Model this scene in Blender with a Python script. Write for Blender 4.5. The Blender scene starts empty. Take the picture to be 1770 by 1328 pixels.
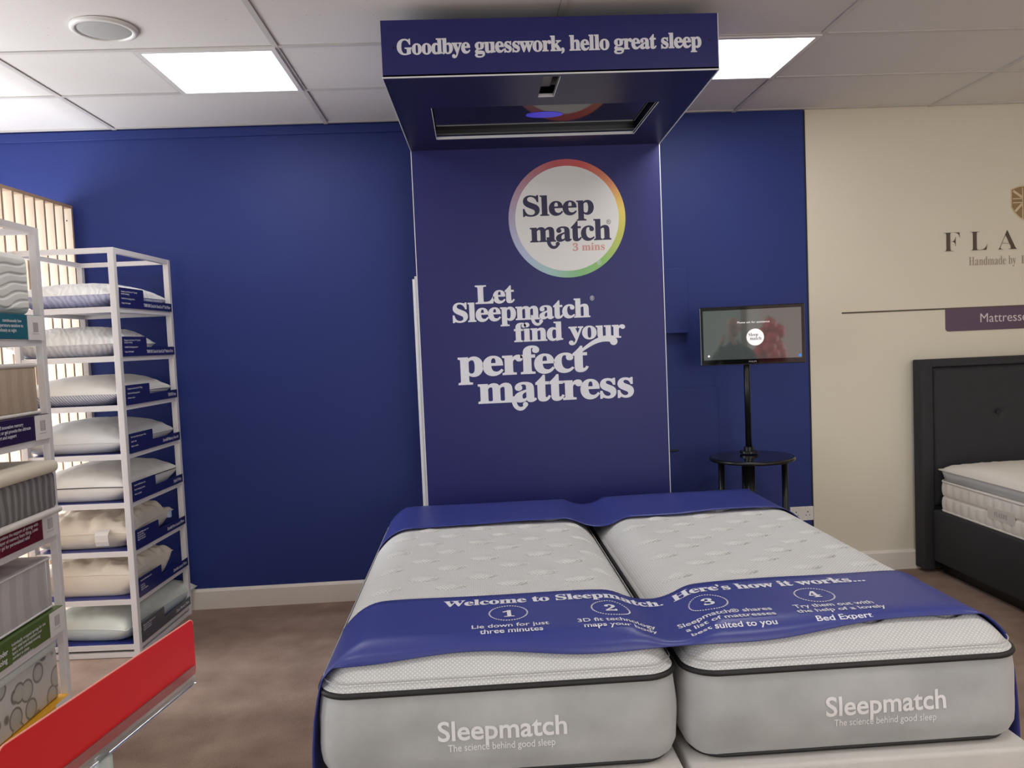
import bpy, bmesh, math, random
from mathutils import Vector, Matrix, noise
from mathutils.bvhtree import BVHTree
random.seed(7)
S = bpy.context.scene
COL = S.collection

# ------------------------------------------------------------------ camera
F_PX = 1400.0
YAW, PITCH, ROLL = 0.04925, -0.05351, -0.04247
CAM_Z = 1.510
CEIL = 2.808
WALL = 4.82
def cam_axes():
    cy, sy, cp, sp = math.cos(YAW), math.sin(YAW), math.cos(PITCH), math.sin(PITCH)
    f = Vector((sy*cp, cy*cp, sp)); r = Vector((cy, -sy, 0)); u = r.cross(f)
    c, s = math.cos(ROLL), math.sin(ROLL)
    return c*r + s*u, -s*r + c*u, f
r_, u_, f_ = cam_axes()
cd = bpy.data.cameras.new('camera'); cam = bpy.data.objects.new('camera', cd); COL.objects.link(cam)
cd.sensor_width = 36.0; cd.lens = 36.0*F_PX/1770.0; cd.clip_start = 0.02; cd.clip_end = 100
M = Matrix.Identity(4)
for i in range(3):
    M[i][0], M[i][1], M[i][2] = r_[i], u_[i], -f_[i]
M[2][3] = CAM_Z
cam.matrix_world = M
S.camera = cam

# ------------------------------------------------------------------ world + light
S.view_settings.view_transform = 'Standard'; S.view_settings.look = 'None'
S.view_settings.gamma = 1.0; S.view_settings.exposure = 0.18; S.view_settings.use_curve_mapping = False
S.cycles.use_denoising = True
S.cycles.max_bounces = 8; S.cycles.diffuse_bounces = 5; S.cycles.glossy_bounces = 4
S.cycles.transmission_bounces = 6; S.cycles.transparent_max_bounces = 8
S.cycles.sample_clamp_indirect = 6.0
w = bpy.data.worlds.new('world'); S.world = w; w.use_nodes = True
w.node_tree.nodes['Background'].inputs[0].default_value = (0.83, 0.91, 1.0, 1)
w.node_tree.nodes['Background'].inputs[1].default_value = 1.6

def area(name, loc, direction, sx, sy, power, color=(1, 1, 1)):
    l = bpy.data.lights.new(name, 'AREA'); l.shape = 'RECTANGLE'; l.size = sx; l.size_y = sy
    l.energy = power; l.color = color
    o = bpy.data.objects.new(name, l); COL.objects.link(o); o.location = loc
    o.rotation_euler = Vector(direction).to_track_quat('-Z', 'Y').to_euler()
    return o
# daylight entering through the shop windows (left side); rear one added to light the right
P_WIN_LEFT, P_WIN_SIDE, P_FILL_REAR = 98, 28, 55
area('daylight_left_window', (-3.36, 3.75, 1.25), (1, 0, -0.06), 1.9, 1.9, P_WIN_LEFT, (0.93, 0.96, 1.0))
area('daylight_side_window', (-3.36, -0.6, 1.5), (1, 0.0, 0.0), 2.6, 2.2, P_WIN_SIDE, (0.95, 0.97, 1.0))
area('rear_fill_light', (2.2, -3.92, 1.5), (0, 1, 0), 2.6, 2.0, P_FILL_REAR, (1.0, 0.98, 0.94))
LIGHTS = [(-1.076, 3.89), (1.324, 3.89), (-1.076, 1.49), (1.324, 1.49), (-1.076, -1.51), (1.324, -1.51), (3.724, 1.49), (3.724, -1.51)]  # last two panels are unseen, added to brighten the right side
LPOW = [5.5, 8.5, 4.5, 8, 6.5, 10.5, 13, 13]

# ------------------------------------------------------------------ helpers
def srgb(r, g=None, b=None):
    if g is None: r, g, b = r
    def c(v):
        v /= 255.0
        return v/12.92 if v <= 0.04045 else ((v+0.055)/1.055)**2.4
    return (c(r), c(g), c(b), 1)
MATS = {}
def mat(name, col, rough=0.6, metal=0.0, spec=0.5, nscale=0, namt=0.0, bump=0.0, bscale=80, coat=0.0, sheen=0.0,
        alpha=None, trans=0.0, emit=None, estr=1.0, ior=1.5, coat_rough=0.03):
    m = bpy.data.materials.new(name); m.use_nodes = True
    nt = m.node_tree; b = nt.nodes['Principled BSDF']
    c = srgb(col) if max(col) > 1.001 else (*col, 1)
    b.inputs['Base Color'].default_value = c
    b.inputs['Roughness'].default_value = rough; b.inputs['Metallic'].default_value = metal
    b.inputs['Specular IOR Level'].default_value = spec; b.inputs['IOR'].default_value = ior
    b.inputs['Coat Weight'].default_value = coat; b.inputs['Coat Roughness'].default_value = coat_rough
    b.inputs['Sheen Weight'].default_value = sheen
    b.inputs['Transmission Weight'].default_value = trans
    if emit:
        b.inputs['Emission Color'].default_value = srgb(emit); b.inputs['Emission Strength'].default_value = estr
    tc = nt.nodes.new('ShaderNodeTexCoord')
    if namt:
        n = nt.nodes.new('ShaderNodeTexNoise'); n.inputs['Scale'].default_value = nscale; n.inputs['Detail'].default_value = 6
        nt.links.new(tc.outputs['Object'], n.inputs['Vector'])
        cr = nt.nodes.new('ShaderNodeMapRange')
        cr.inputs[1].default_value = 0.25; cr.inputs[2].default_value = 0.75
        cr.inputs[3].default_value = 1-namt; cr.inputs[4].default_value = 1+namt
        nt.links.new(n.outputs['Fac'], cr.inputs[0])
        mx = nt.nodes.new('ShaderNodeVectorMath'); mx.operation = 'SCALE'
        mx.inputs[0].default_value = c[:3]
        nt.links.new(cr.outputs[0], mx.inputs['Scale']); nt.links.new(mx.outputs[0], b.inputs['Base Color'])
    if bump:
        n2 = nt.nodes.new('ShaderNodeTexNoise'); n2.inputs['Scale'].default_value = bscale; n2.inputs['Detail'].default_value = 4
        nt.links.new(tc.outputs['Object'], n2.inputs['Vector'])
        bp = nt.nodes.new('ShaderNodeBump'); bp.inputs['Strength'].default_value = bump; bp.inputs['Distance'].default_value = 0.004
        nt.links.new(n2.outputs['Fac'], bp.inputs['Height']); nt.links.new(bp.outputs[0], b.inputs['Normal'])
    MATS[name] = m
    return m
def stripe_mat(name, c1, c2, freq, direction=(1, 1, 0), rough=0.8, wave=2.0, bump=0.5, lo=0.35, hi=0.65, dist=0.003, wscale=1.0):
    m = mat(name, c1, rough); nt = m.node_tree; b = nt.nodes['Principled BSDF']
    tc = nt.nodes.new('ShaderNodeTexCoord'); mp = nt.nodes.new('ShaderNodeMapping')
    d = Vector(direction).normalized()
    q = d.rotation_difference(Vector((1, 0, 0))); mp.inputs['Rotation'].default_value = q.to_euler()
    wv = nt.nodes.new('ShaderNodeTexWave'); wv.inputs['Scale'].default_value = freq; wv.inputs['Distortion'].default_value = wave
    wv.inputs['Detail Scale'].default_value = wscale; wv.inputs['Detail'].default_value = 1
    nt.links.new(tc.outputs['Object'], mp.inputs['Vector']); nt.links.new(mp.outputs[0], wv.inputs['Vector'])
    cr = nt.nodes.new('ShaderNodeValToRGB'); cr.color_ramp.elements[0].position = lo; cr.color_ramp.elements[1].position = hi
    cr.color_ramp.elements[0].color = srgb(c1); cr.color_ramp.elements[1].color = srgb(c2)
    nt.links.new(wv.outputs['Fac'], cr.inputs[0]); nt.links.new(cr.outputs[0], b.inputs['Base Color'])
    bp = nt.nodes.new('ShaderNodeBump'); bp.inputs['Strength'].default_value = bump; bp.inputs['Distance'].default_value = dist
    nt.links.new(wv.outputs['Fac'], bp.inputs['Height']); nt.links.new(bp.outputs[0], b.inputs['Normal'])
    return m

def tag(o, label=None, cat=None, group=None, kind=None):
    if label: o['label'] = label
    if cat: o['category'] = cat
    if group: o['group'] = group
    if kind: o['kind'] = kind
    return o
def empty(name, loc, label, cat, group=None, rz=0.0):
    o = bpy.data.objects.new(name, None); COL.objects.link(o); o.empty_display_size = 0.05
    o.location = loc; o.rotation_euler = (0, 0, rz)
    return tag(o, label, cat, group)
class MB:
    """collects shapes into one mesh, in the parent's own space"""
    def __init__(s): s.bm = bmesh.new()
    def box(s, x0, x1, y0, y1, z0, z1, bev=0.0, seg=2):
        t = bmesh.new(); bmesh.ops.create_cube(t, size=1)
        for v in t.verts:
            v.co = Vector(((x0+x1)/2+v.co.x*abs(x1-x0), (y0+y1)/2+v.co.y*abs(y1-y0), (z0+z1)/2+v.co.z*abs(z1-z0)))
        if bev > 0: bmesh.ops.bevel(t, geom=list(t.edges), offset=bev, segments=seg, affect='EDGES', profile=0.5)
        s.add(t); return s
    def add(s, t, mtx=None):
        me = bpy.data.meshes.new('tmp'); t.to_mesh(me); t.free()
        if mtx is not None: me.transform(mtx)
        s.bm.from_mesh(me); bpy.data.meshes.remove(me)
    def cyl(s, c, r, h, axis='z', seg=32, r2=None):
        t = bmesh.new(); bmesh.ops.create_cone(t, cap_ends=True, segments=seg, radius1=r, radius2=r if r2 is None else r2, depth=h)
        R_ = Matrix.Identity(4)
        if axis == 'x': R_ = Matrix.Rotation(math.pi/2, 4, 'Y')
        if axis == 'y': R_ = Matrix.Rotation(math.pi/2, 4, 'X')
        s.add(t, Matrix.Translation(c) @ R_); return s
    def sphere(s, c, r, sc=(1, 1, 1), seg=24):
        t = bmesh.new(); bmesh.ops.create_uvsphere(t, u_segments=seg, v_segments=seg//2, radius=r)
        s.add(t, Matrix.Translation(c) @ Matrix.Diagonal((*sc, 1))); return s
    def tube(s, pts, r, seg=8, closed=False):
        pts = [Vector(p) for p in pts]; n = len(pts); rings = []; up = Vector((0, 0, 1))
        for i, p in enumerate(pts):
            a = pts[(i-1) % n] if (closed or i > 0) else p; b = pts[(i+1) % n] if (closed or i < n-1) else p
            d = (b-a).normalized()
            x = d.cross(up)
            if x.length < 1e-3: x = d.cross(Vector((1, 0, 0)))
            x.normalize(); y = d.cross(x)
            rr = r[i] if isinstance(r, (list, tuple)) else r
            rings.append([s.bm.verts.new(p + x*math.cos(2*math.pi*k/seg)*rr + y*math.sin(2*math.pi*k/seg)*rr) for k in range(seg)])
        m = n if closed else n-1
        for i in range(m):
            A, B = rings[i], rings[(i+1) % n]
            for k in range(seg):
                s.bm.faces.new((A[k], A[(k+1) % seg], B[(k+1) % seg], B[k]))
        if not closed:
            s.bm.faces.new(rings[0][::-1]); s.bm.faces.new(rings[-1])
        return s
    def prism(s, poly, axis, a, b):
        """poly: 2-D points; axis 'x','y','z' = extrusion axis from a to b"""
        def P(p, t):
            if axis == 'x': return (t, p[0], p[1])
            if axis == 'y': return (p[0], t, p[1])
            return (p[0], p[1], t)
        A = [s.bm.verts.new(P(p, a)) for p in poly]; B = [s.bm.verts.new(P(p, b)) for p in poly]
        s.bm.faces.new(A); s.bm.faces.new(B[::-1]); n = len(poly)
        for i in range(n): s.bm.faces.new((A[i], A[(i+1) % n], B[(i+1) % n], B[i]))
        return s
    def build(s, name, m, parent=None, smooth=False, mods=None):
        bmesh.ops.recalc_face_normals(s.bm, faces=list(s.bm.faces))
        me = bpy.data.meshes.new(name); s.bm.to_mesh(me); s.bm.free()
        o = bpy.data.objects.new(name, me); COL.objects.link(o)
        for mm in (m if isinstance(m, (list, tuple)) else [m]): me.materials.append(mm)
        if smooth:
            me.polygons.foreach_set('use_smooth', [True]*len(me.polygons))
        if parent: o.parent = parent
        return o
def smooth_auto(o, ang=35):
    me = o.data; bm = bmesh.new(); bm.from_mesh(me)
    for f in bm.faces: f.smooth = True
    for e in bm.edges:
        if len(e.link_faces) == 2 and e.calc_face_angle(0) > math.radians(ang): e.smooth = False
    bm.to_mesh(me); bm.free()
    return o
def origin_to(o, loc):
    """moves the object's origin to loc without moving its shape"""
    loc = Vector(loc); o.data.transform(Matrix.Translation(-loc)); o.location = loc; return o
def round_rect(w, h, r, n=6, cx=0, cy=0):
    pts = []
    for (sx, sy, a0) in ((1, 1, 0), (-1, 1, 90), (-1, -1, 180), (1, -1, 270)):
        for k in range(n+1):
            a = math.radians(a0 + 90*k/n)
            pts.append((cx+sx*(w/2-r)+r*math.cos(a), cy+sy*(h/2-r)+r*math.sin(a)))
    return pts

# text ---------------------------------------------------------------
def serif(t):
    out = ''
    for ch in t:
        if 'A' <= ch <= 'Z': out += chr(0x1D400+ord(ch)-65)
        elif 'a' <= ch <= 'z': out += chr(0x1D41A+ord(ch)-97)
        elif '0' <= ch <= '9': out += chr(0x1D7CE+ord(ch)-48)
        else: out += ch
    return out
def text_mesh(t, bold=0.0, spacing=1.0, res=4):
    cu = bpy.data.curves.new('t', 'FONT'); cu.body = t; cu.offset = bold; cu.space_character = spacing
    cu.resolution_u = res; cu.fill_mode = 'FRONT'
    o = bpy.data.objects.new('t', cu); COL.objects.link(o)
    bpy.context.view_layer.update()
    me = bpy.data.meshes.new_from_object(o.evaluated_get(bpy.context.evaluated_depsgraph_get()))
    bpy.data.objects.remove(o); bpy.data.curves.remove(cu)
    return me
CAP = {}
def cap_h(t_ref, bold):
    k = (t_ref, bold)
    if k not in CAP:
        me = text_mesh(t_ref, bold); CAP[k] = max(v.co.y for v in me.vertices); bpy.data.meshes.remove(me)
    return CAP[k]
def text_obj(name, t, m, parent, x0, x1, base, cap, mtx, bold=0.0, is_serif=False, spacing=1.0, thick=0.0, extra=None, ref=None, slope=0.0, dense=0):
    """flat lettering laid from x0 to x1 on its baseline, cap height cap, then moved by mtx (text plane XY -> place)"""
    tt = serif(t) if is_serif else t
    me = text_mesh(tt, bold, spacing)
    ref = ref or (serif('l') if is_serif else 'l')
    ch = cap_h(ref, bold)
    xs = [v.co.x for v in me.vertices]; a, b = min(xs), max(xs)
    for v in me.vertices:
        v.co.x = x0 + (v.co.x-a)/(b-a)*(x1-x0); v.co.y = base + v.co.y/ch*cap + slope*(v.co.x-x0)
    if extra: 
        bm = bmesh.new(); bm.from_mesh(me); extra(bm); bm.to_mesh(me); bm.free()
    if dense:
        bm = bmesh.new(); bm.from_mesh(me); bmesh.ops.triangulate(bm, faces=list(bm.faces))
        for _ in range(dense): bmesh.ops.subdivide_edges(bm, edges=[e for e in bm.edges if e.calc_length() > 0.006], cuts=1)
        bmesh.ops.triangulate(bm, faces=list(bm.faces)); bm.to_mesh(me); bm.free()
    if thick:
        bm = bmesh.new(); bm.from_mesh(me)
        r = bmesh.ops.extrude_face_region(bm, geom=list(bm.faces))
        for e in r['geom']:
            if isinstance(e, bmesh.types.BMVert): e.co.z += thick
        bmesh.ops.recalc_face_normals(bm, faces=list(bm.faces)); bm.to_mesh(me); bm.free()
    if callable(mtx):
        for v in me.vertices: v.co = mtx(v.co)
    else: me.transform(mtx)
    me.name = name; me.materials.clear(); me.materials.append(m)
    me.polygons.foreach_set('use_smooth', [False]*len(me.polygons))
    o = bpy.data.objects.new(name, me); COL.objects.link(o); o.parent = parent
    return o
def ribbon(bm, pts, ws, z=0.0002):
    """flat tapering swash stroke along pts"""
    P = [Vector((*p, z)) for p in pts]; L = []; Rr = []
    for i, p in enumerate(P):
        a = P[max(i-1, 0)]; b = P[min(i+1, len(P)-1)]; d = (b-a).normalized(); n = Vector((-d.y, d.x, 0))
        L.append(bm.verts.new(p+n*ws[i]/2)); Rr.append(bm.verts.new(p-n*ws[i]/2))
    for i in range(len(P)-1): bm.faces.new((Rr[i], Rr[i+1], L[i+1], L[i]))
def disc(bm, c, r, n=18):
    bm.faces.new([bm.verts.new((c[0]+r*math.cos(2*math.pi*k/n), c[1]+r*math.sin(2*math.pi*k/n), 0.0004)) for k in range(n)])
def hook(x, y, s, flip=1):
    """swash tail of the m: its last stem drops below the line and curls right into a ball"""
    def f(bm):
        pts = [(x, y+s*0.35), (x, y+s*0.12)]; ws = [s*.36, s*.36]
        for k in range(15):
            t = k/14; a = math.pi + t*math.pi*0.80
            pts.append((x + s*0.46*(1+math.cos(a)), y + s*0.60*math.sin(a)+s*.02)); ws.append(s*(0.36 - 0.14*t))
        ribbon(bm, pts, ws); disc(bm, (pts[-1][0]-s*.02, pts[-1][1]+s*.06), s*0.19)
    return f
def wall_mtx(y):     # lettering on a plane facing -Y
    return Matrix.Translation((0, y, 0)) @ Matrix.Rotation(math.pi/2, 4, 'X')

# ------------------------------------------------------------------ materials
m_blue = mat('blue_wall_paint', (33, 49, 116), 0.55, spec=0.35, nscale=1.5, namt=0.03, bump=0.05, bscale=200)
m_white_wall = mat('warm_white_wall_paint', (222, 214, 196), 0.75, nscale=2, namt=0.015, bump=0.05, bscale=150)
m_rear = mat('beige_rear_wall_paint', (226, 205, 198), 0.8)
m_grey_wall = mat('grey_rear_wall_paint', (168, 176, 172), 0.8)
m_skirt = mat('white_gloss_paint', (226, 218, 208), 0.35)
m_tbar = mat('ceiling_bar_white', (205, 200, 196), 0.5)
m_frame = mat('rack_white_powder_coat', (216, 212, 212), 0.35, spec=0.5)
m_navy = mat('navy_card', (30, 34, 92), 0.3, spec=0.5)
m_navyboard = mat('navy_shelf_board', (36, 44, 120), 0.22, spec=0.6)
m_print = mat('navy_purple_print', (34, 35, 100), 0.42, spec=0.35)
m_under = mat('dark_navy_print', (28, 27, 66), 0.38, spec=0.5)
m_white_ink = mat('white_ink', (225, 225, 232), 0.5)
m_edge = mat('white_board_edge', (225, 225, 228), 0.4)
m_navy_ink = mat('navy_ink', (36, 32, 72), 0.5)
m_pink_ink = mat('dusty_pink_ink', (205, 150, 145), 0.5)
m_disc = mat('white_disc_print', (222, 221, 219), 0.45)
m_black = mat('black_plastic', (18, 18, 20), 0.35)
m_blackgloss = mat('black_gloss', (8, 8, 10), 0.06, spec=0.8, coat=0.6)
m_metal_dark = mat('black_metal', (20, 20, 22), 0.3, metal=0.2)
m_smoked = mat('black_glass', (12, 12, 14), 0.08, spec=0.7)
m_pipe = mat('black_piping', (26, 25, 27), 0.55)
m_velvet = mat('grey_velvet', (172, 174, 174), 0.6, nscale=5, namt=0.2, bump=0.35, bscale=14, sheen=0.35)
m_runner = mat('blue_vinyl_runner', (52, 60, 134), 0.38, spec=0.5, bump=0.04, bscale=60)
m_base = mat('pale_grey_divan_fabric', (200, 196, 192), 0.75, nscale=10, namt=0.05, bump=0.3, bscale=300)
m_char = mat('charcoal_fabric', (42, 42, 46), 0.8, nscale=300, namt=0.25, bump=0.4, bscale=500)
m_cream_t = mat('white_ticking', (222, 216, 208), 0.8, bump=0.2, bscale=300)
m_oatmeal = mat('wood_fin', (168, 140, 116), 0.6, nscale=6, namt=0.12)
m_ceilspk = mat('speaker_mesh', (190, 188, 186), 0.6, bump=0.6, bscale=900)
m_plastic_w = mat('white_plastic', (225, 222, 218), 0.4)
m_red = mat('red_card', (205, 24, 28), 0.3, spec=0.3)
m_grey_bits = mat('grey_print', (168, 160, 160), 0.6)

def ceiling_mat():
    m = mat('mineral_fibre_tile', (214, 208, 204), 0.9); nt = m.node_tree; b = nt.nodes['Principled BSDF']
    tc = nt.nodes.new('ShaderNodeTexCoord'); v = nt.nodes.new('ShaderNodeTexVoronoi'); v.inputs['Scale'].default_value = 34
    nt.links.new(tc.outputs['Object'], v.inputs['Vector'])
    n = nt.nodes.new('ShaderNodeTexNoise'); n.inputs['Scale'].default_value = 14
    nt.links.new(tc.outputs['Object'], n.inputs['Vector'])
    a = nt.nodes.new('ShaderNodeMath'); a.operation = 'MULTIPLY_ADD'; a.inputs[1].default_value = 0.25; a.inputs[2].default_value = -0.06
    nt.links.new(n.outputs['Fac'], a.inputs[0])
    c = nt.nodes.new('ShaderNodeMath'); c.operation = 'LESS_THAN'
    nt.links.new(v.outputs['Distance'], c.inputs[0]); nt.links.new(a.outputs[0], c.inputs[1])
    mx = nt.nodes.new('ShaderNodeMix'); mx.data_type = 'RGBA'
    mx.inputs[6].default_value = srgb(221, 216, 212); mx.inputs[7].default_value = srgb(192, 184, 178)
    nt.links.new(c.outputs[0], mx.inputs[0]); nt.links.new(mx.outputs[2], b.inputs['Base Color'])
    return m
m_tile = ceiling_mat()
def carpet_mat():
    m = mat('brown_carpet', (136, 112, 98), 0.95); nt = m.node_tree; b = nt.nodes['Principled BSDF']
    tc = nt.nodes.new('ShaderNodeTexCoord')
    n1 = nt.nodes.new('ShaderNodeTexNoise'); n1.inputs['Scale'].default_value = 260; n1.inputs['Detail'].default_value = 3
    n2 = nt.nodes.new('ShaderNodeTexNoise'); n2.inputs['Scale'].default_value = 5; n2.inputs['Detail'].default_value = 5
    for n in (n1, n2): nt.links.new(tc.outputs['Object'], n.inputs['Vector'])
    ad = nt.nodes.new('ShaderNodeMath'); ad.operation = 'ADD'
    nt.links.new(n1.outputs['Fac'], ad.inputs[0]); nt.links.new(n2.outputs['Fac'], ad.inputs[1])
    cr = nt.nodes.new('ShaderNodeMapRange'); cr.inputs[1].default_value = 0.7; cr.inputs[2].default_value = 1.3
    cr.inputs[3].default_value = 0.0; cr.inputs[4].default_value = 1.0
    nt.links.new(ad.outputs[0], cr.inputs[0])
    mx = nt.nodes.new('ShaderNodeMix'); mx.data_type = 'RGBA'
    mx.inputs[6].default_value = srgb(118, 94, 80); mx.inputs[7].default_value = srgb(164, 140, 124)
    nt.links.new(cr.outputs[0], mx.inputs[0]); nt.links.new(mx.outputs[2], b.inputs['Base Color'])
    bp = nt.nodes.new('ShaderNodeBump'); bp.inputs['Strength'].default_value = 0.6; bp.inputs['Distance'].default_value = 0.004
    nt.links.new(n1.outputs['Fac'], bp.inputs['Height']); nt.links.new(bp.outputs[0], b.inputs['Normal'])
    return m
m_carpet = carpet_mat()
def dotted_mat():
    """pale knitted mattress cover with rows of raised white dots"""
    m = mat('dotted_knit', (196, 196, 194), 0.85); nt = m.node_tree; b = nt.nodes['Principled BSDF']
    tc = nt.nodes.new('ShaderNodeTexCoord'); L = nt.links
    sep = nt.nodes.new('ShaderNodeSeparateXYZ'); L.new(tc.outputs['Object'], sep.inputs[0])
    yz = nt.nodes.new('ShaderNodeMath'); yz.operation = 'ADD'; L.new(sep.outputs[1], yz.inputs[0]); L.new(sep.outputs[2], yz.inputs[1])
    def math1(op, a, v=None, b_=None):
        n = nt.nodes.new('ShaderNodeMath'); n.operation = op; L.new(a, n.inputs[0])
        if b_ is not None: L.new(b_, n.inputs[1])
        elif v is not None: n.inputs[1].default_value = v
        return n.outputs[0]
    F = 2*math.pi/0.0125
    u = math1('SINE', math1('MULTIPLY', sep.outputs[0], F)); v = math1('SINE', math1('MULTIPLY', yz.outputs[0], F*0.8))
    pr = math1('MULTIPLY', u, None, v)
    cr = nt.nodes.new('ShaderNodeMapRange'); cr.inputs[1].default_value = 0.25; cr.inputs[2].default_value = 0.7
    L.new(pr, cr.inputs[0])
    n = nt.nodes.new('ShaderNodeTexNoise'); n.inputs['Scale'].default_value = 300; L.new(tc.outputs['Object'], n.inputs['Vector'])
    mx = nt.nodes.new('ShaderNodeMix'); mx.data_type = 'RGBA'
    mx.inputs[6].default_value = srgb(196, 196, 195); mx.inputs[7].default_value = srgb(230, 230, 230)
    L.new(cr.outputs[0], mx.inputs[0])
    at = nt.nodes.new('ShaderNodeAttribute'); at.attribute_name = 'stitch_shade'  # grey thread line that also paints the shade of the crescent folds
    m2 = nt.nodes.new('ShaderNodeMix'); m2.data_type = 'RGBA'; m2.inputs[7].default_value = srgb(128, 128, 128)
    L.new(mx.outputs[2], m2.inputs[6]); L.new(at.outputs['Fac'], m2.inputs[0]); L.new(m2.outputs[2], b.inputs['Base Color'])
    hs = math1('ADD', cr.outputs[0], None, n.outputs['Fac'])
    bp = nt.nodes.new('ShaderNodeBump'); bp.inputs['Strength'].default_value = 0.35; bp.inputs['Distance'].default_value = 0.002
    L.new(hs, bp.inputs['Height']); L.new(bp.outputs[0], b.inputs['Normal'])
    return m
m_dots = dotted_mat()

# ------------------------------------------------------------------ the room
XL, XR, YB = -3.4, 4.7, -4.0
def struct(o): o['kind'] = 'structure'; return o
struct(MB().box(XL-0.1, XR+0.1, YB-0.1, WALL+0.1, -0.1, 0).build('floor', m_carpet))
SEAM = 2.052
struct(MB().box(XL-0.1, SEAM, WALL, WALL+0.1, 0, CEIL+0.1).build('wall_back_left', m_blue))
struct(MB().box(SEAM, XR+0.1, WALL, WALL+0.1, 0, CEIL+0.1).build('wall_back_right', m_white_wall))
struct(MB().box(XR, XR+0.1, YB, WALL, 0, CEIL+0.1).build('wall_right', m_white_wall))
# left wall with two shop windows
wl = MB()
wl.box(XL-0.1, XL, YB, WALL, 0, 0.28).box(XL-0.1, XL, YB, WALL, 2.62, CEIL+0.1)
for a, b in ((YB, -1.95), (0.75, 2.75), (4.72, WALL)): wl.box(XL-0.1, XL, a, b, 0.28, 2.62)
struct(wl.build('wall_left', m_white_wall))
rw = MB()
rw.box(-0.70, 0.9, YB-0.1, YB, 0, CEIL+0.1).box(3.5, XR+0.1, YB-0.1, YB, 0, CEIL+0.1)
rw.box(0.9, 3.5, YB-0.1, YB, 0, 0.45).box(0.9, 3.5, YB-0.1, YB, 2.55, CEIL+0.1)
struct(rw.build('wall_rear_right', m_rear))
struct(MB().box(XL-0.1, -0.90, YB-0.1, YB, 0, CEIL+0.1).build('wall_rear_left', m_grey_wall))
struct(MB().box(-0.90, -0.70, YB-0.1, YB, 0, CEIL+0.1).build('trim_3', m_skirt))
struct(MB().box(-0.99, -0.90, YB, YB+0.02, 0, CEIL).build('trim_4', mat('brown_door_casing', (120, 104, 92), .6)))
m_glass = mat('window_glass', (250, 252, 252), 0.0, trans=1.0, ior=1.05)
def window(name, axis, c, a0, a1, z0, z1):
    g = MB(); f = MB(); t = 0.03
    segs = [(a0, a0+2*t), (a1-2*t, a1), ((a0+a1)/2-t, (a0+a1)/2+t)]
    if axis == 'x':
        g.box(c-0.056, c-0.05, a0+0.02, a1-0.02, z0+0.02, z1-0.02)
        for p, q in segs: f.box(c-0.08, c-0.02, p, q, z0, z1)
        f.box(c-0.08, c-0.02, a0, a1, z0, z0+0.06).box(c-0.08, c-0.02, a0, a1, z1-0.06, z1)
    else:
        g.box(a0+0.02, a1-0.02, c-0.056, c-0.05, z0+0.02, z1-0.02)
        for p, q in segs: f.box(p, q, c-0.08, c-0.02, z0, z1)
        f.box(a0, a1, c-0.08, c-0.02, z0, z0+0.06).box(a0, a1, c-0.08, c-0.02, z1-0.06, z1)
    o = struct(f.build(name, m_skirt)); g.build('pane', m_glass, o)
window('window_1', 'x', XL, 2.75, 4.72, 0.28, 2.62)
window('window_2', 'x', XL, -1.95, 0.75, 0.28, 2.62)
window('fill_window', 'y', YB, 0.9, 3.5, 0.45, 2.55)  # unseen window, added behind the camera to brighten the right side
# skirting
def skirt(name, x0, x1):
    poly = [(WALL, 0), (WALL-0.018, 0), (WALL-0.018, 0.105), (WALL-0.012, 0.115), (WALL-0.006, 0.12), (WALL, 0.12)]
    struct(MB().prism(poly, 'x', x0, x1).build(name, m_skirt))
skirt('baseboard_back_left', XL, SEAM); skirt('baseboard_back_right', SEAM, XR)
struct(MB().box(XL, -0.2, WALL-0.012, WALL, CEIL-0.055, CEIL-0.004, 0.003).build('trim_1', m_blue))
# dark join between the blue and the white wall
struct(MB().box(SEAM-0.006, SEAM+0.002, WALL-0.004, WALL, 0, CEIL).build('trim_2', m_pipe))

# ceiling: bars and lay-in tiles (tiles sit 7 mm above the bars)
X0 = -0.776; YR = 3.592
tile_b = MB(); bars = MB()
bars.box(XL-0.1, XR+0.1, YB-0.1, WALL+0.1, CEIL+0.012, CEIL+0.09)
ks = range(-3, 6); rows_ = [YR+0.6*k for k in range(-13, 3)]
def has_light(cx, cy): return any(abs(cx-a) < 0.31 and abs(cy-b) < 0.31 for a, b in LIGHTS)
rnd = random.Random(3)
for k in ks:
    xa = X0+1.2*k
    bars.box(xa-0.012, xa+0.012, YB, WALL, CEIL, CEIL+0.011)
    for yr in rows_:
        if yr > WALL: continue
        y1 = min(yr+0.6, WALL)
        bars.box(xa+0.012, min(xa+1.188, XR), yr-0.012, yr+0.012, CEIL+0.001, CEIL+0.011)
        halves = [(xa, xa+0.6), (xa+0.6, xa+1.2)]
        hl = [has_light((p+q)/2, yr+0.3) for p, q in halves]
        if any(hl):
            bars.box(xa+0.588, xa+0.612, yr+0.012, y1-0.012, CEIL+0.001, CEIL+0.011)
            spans = [h for h, l in zip(halves, hl) if not l]
        else: spans = [(xa, xa+1.2)]
        for p, q in spans:
            if p > XR: continue
            q = min(q, XR)
            dz = rnd.uniform(0, 0.002)
            tile_b.box(p+0.0145, q-0.0145, yr+0.0145, y1-0.0145 if y1 < WALL else WALL, CEIL+0.0045+dz, CEIL+0.0118)
ceil_o = struct(bars.build('ceiling', m_tbar)); tile_b.build('ceiling_tiles', m_tile, ceil_o)

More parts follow.
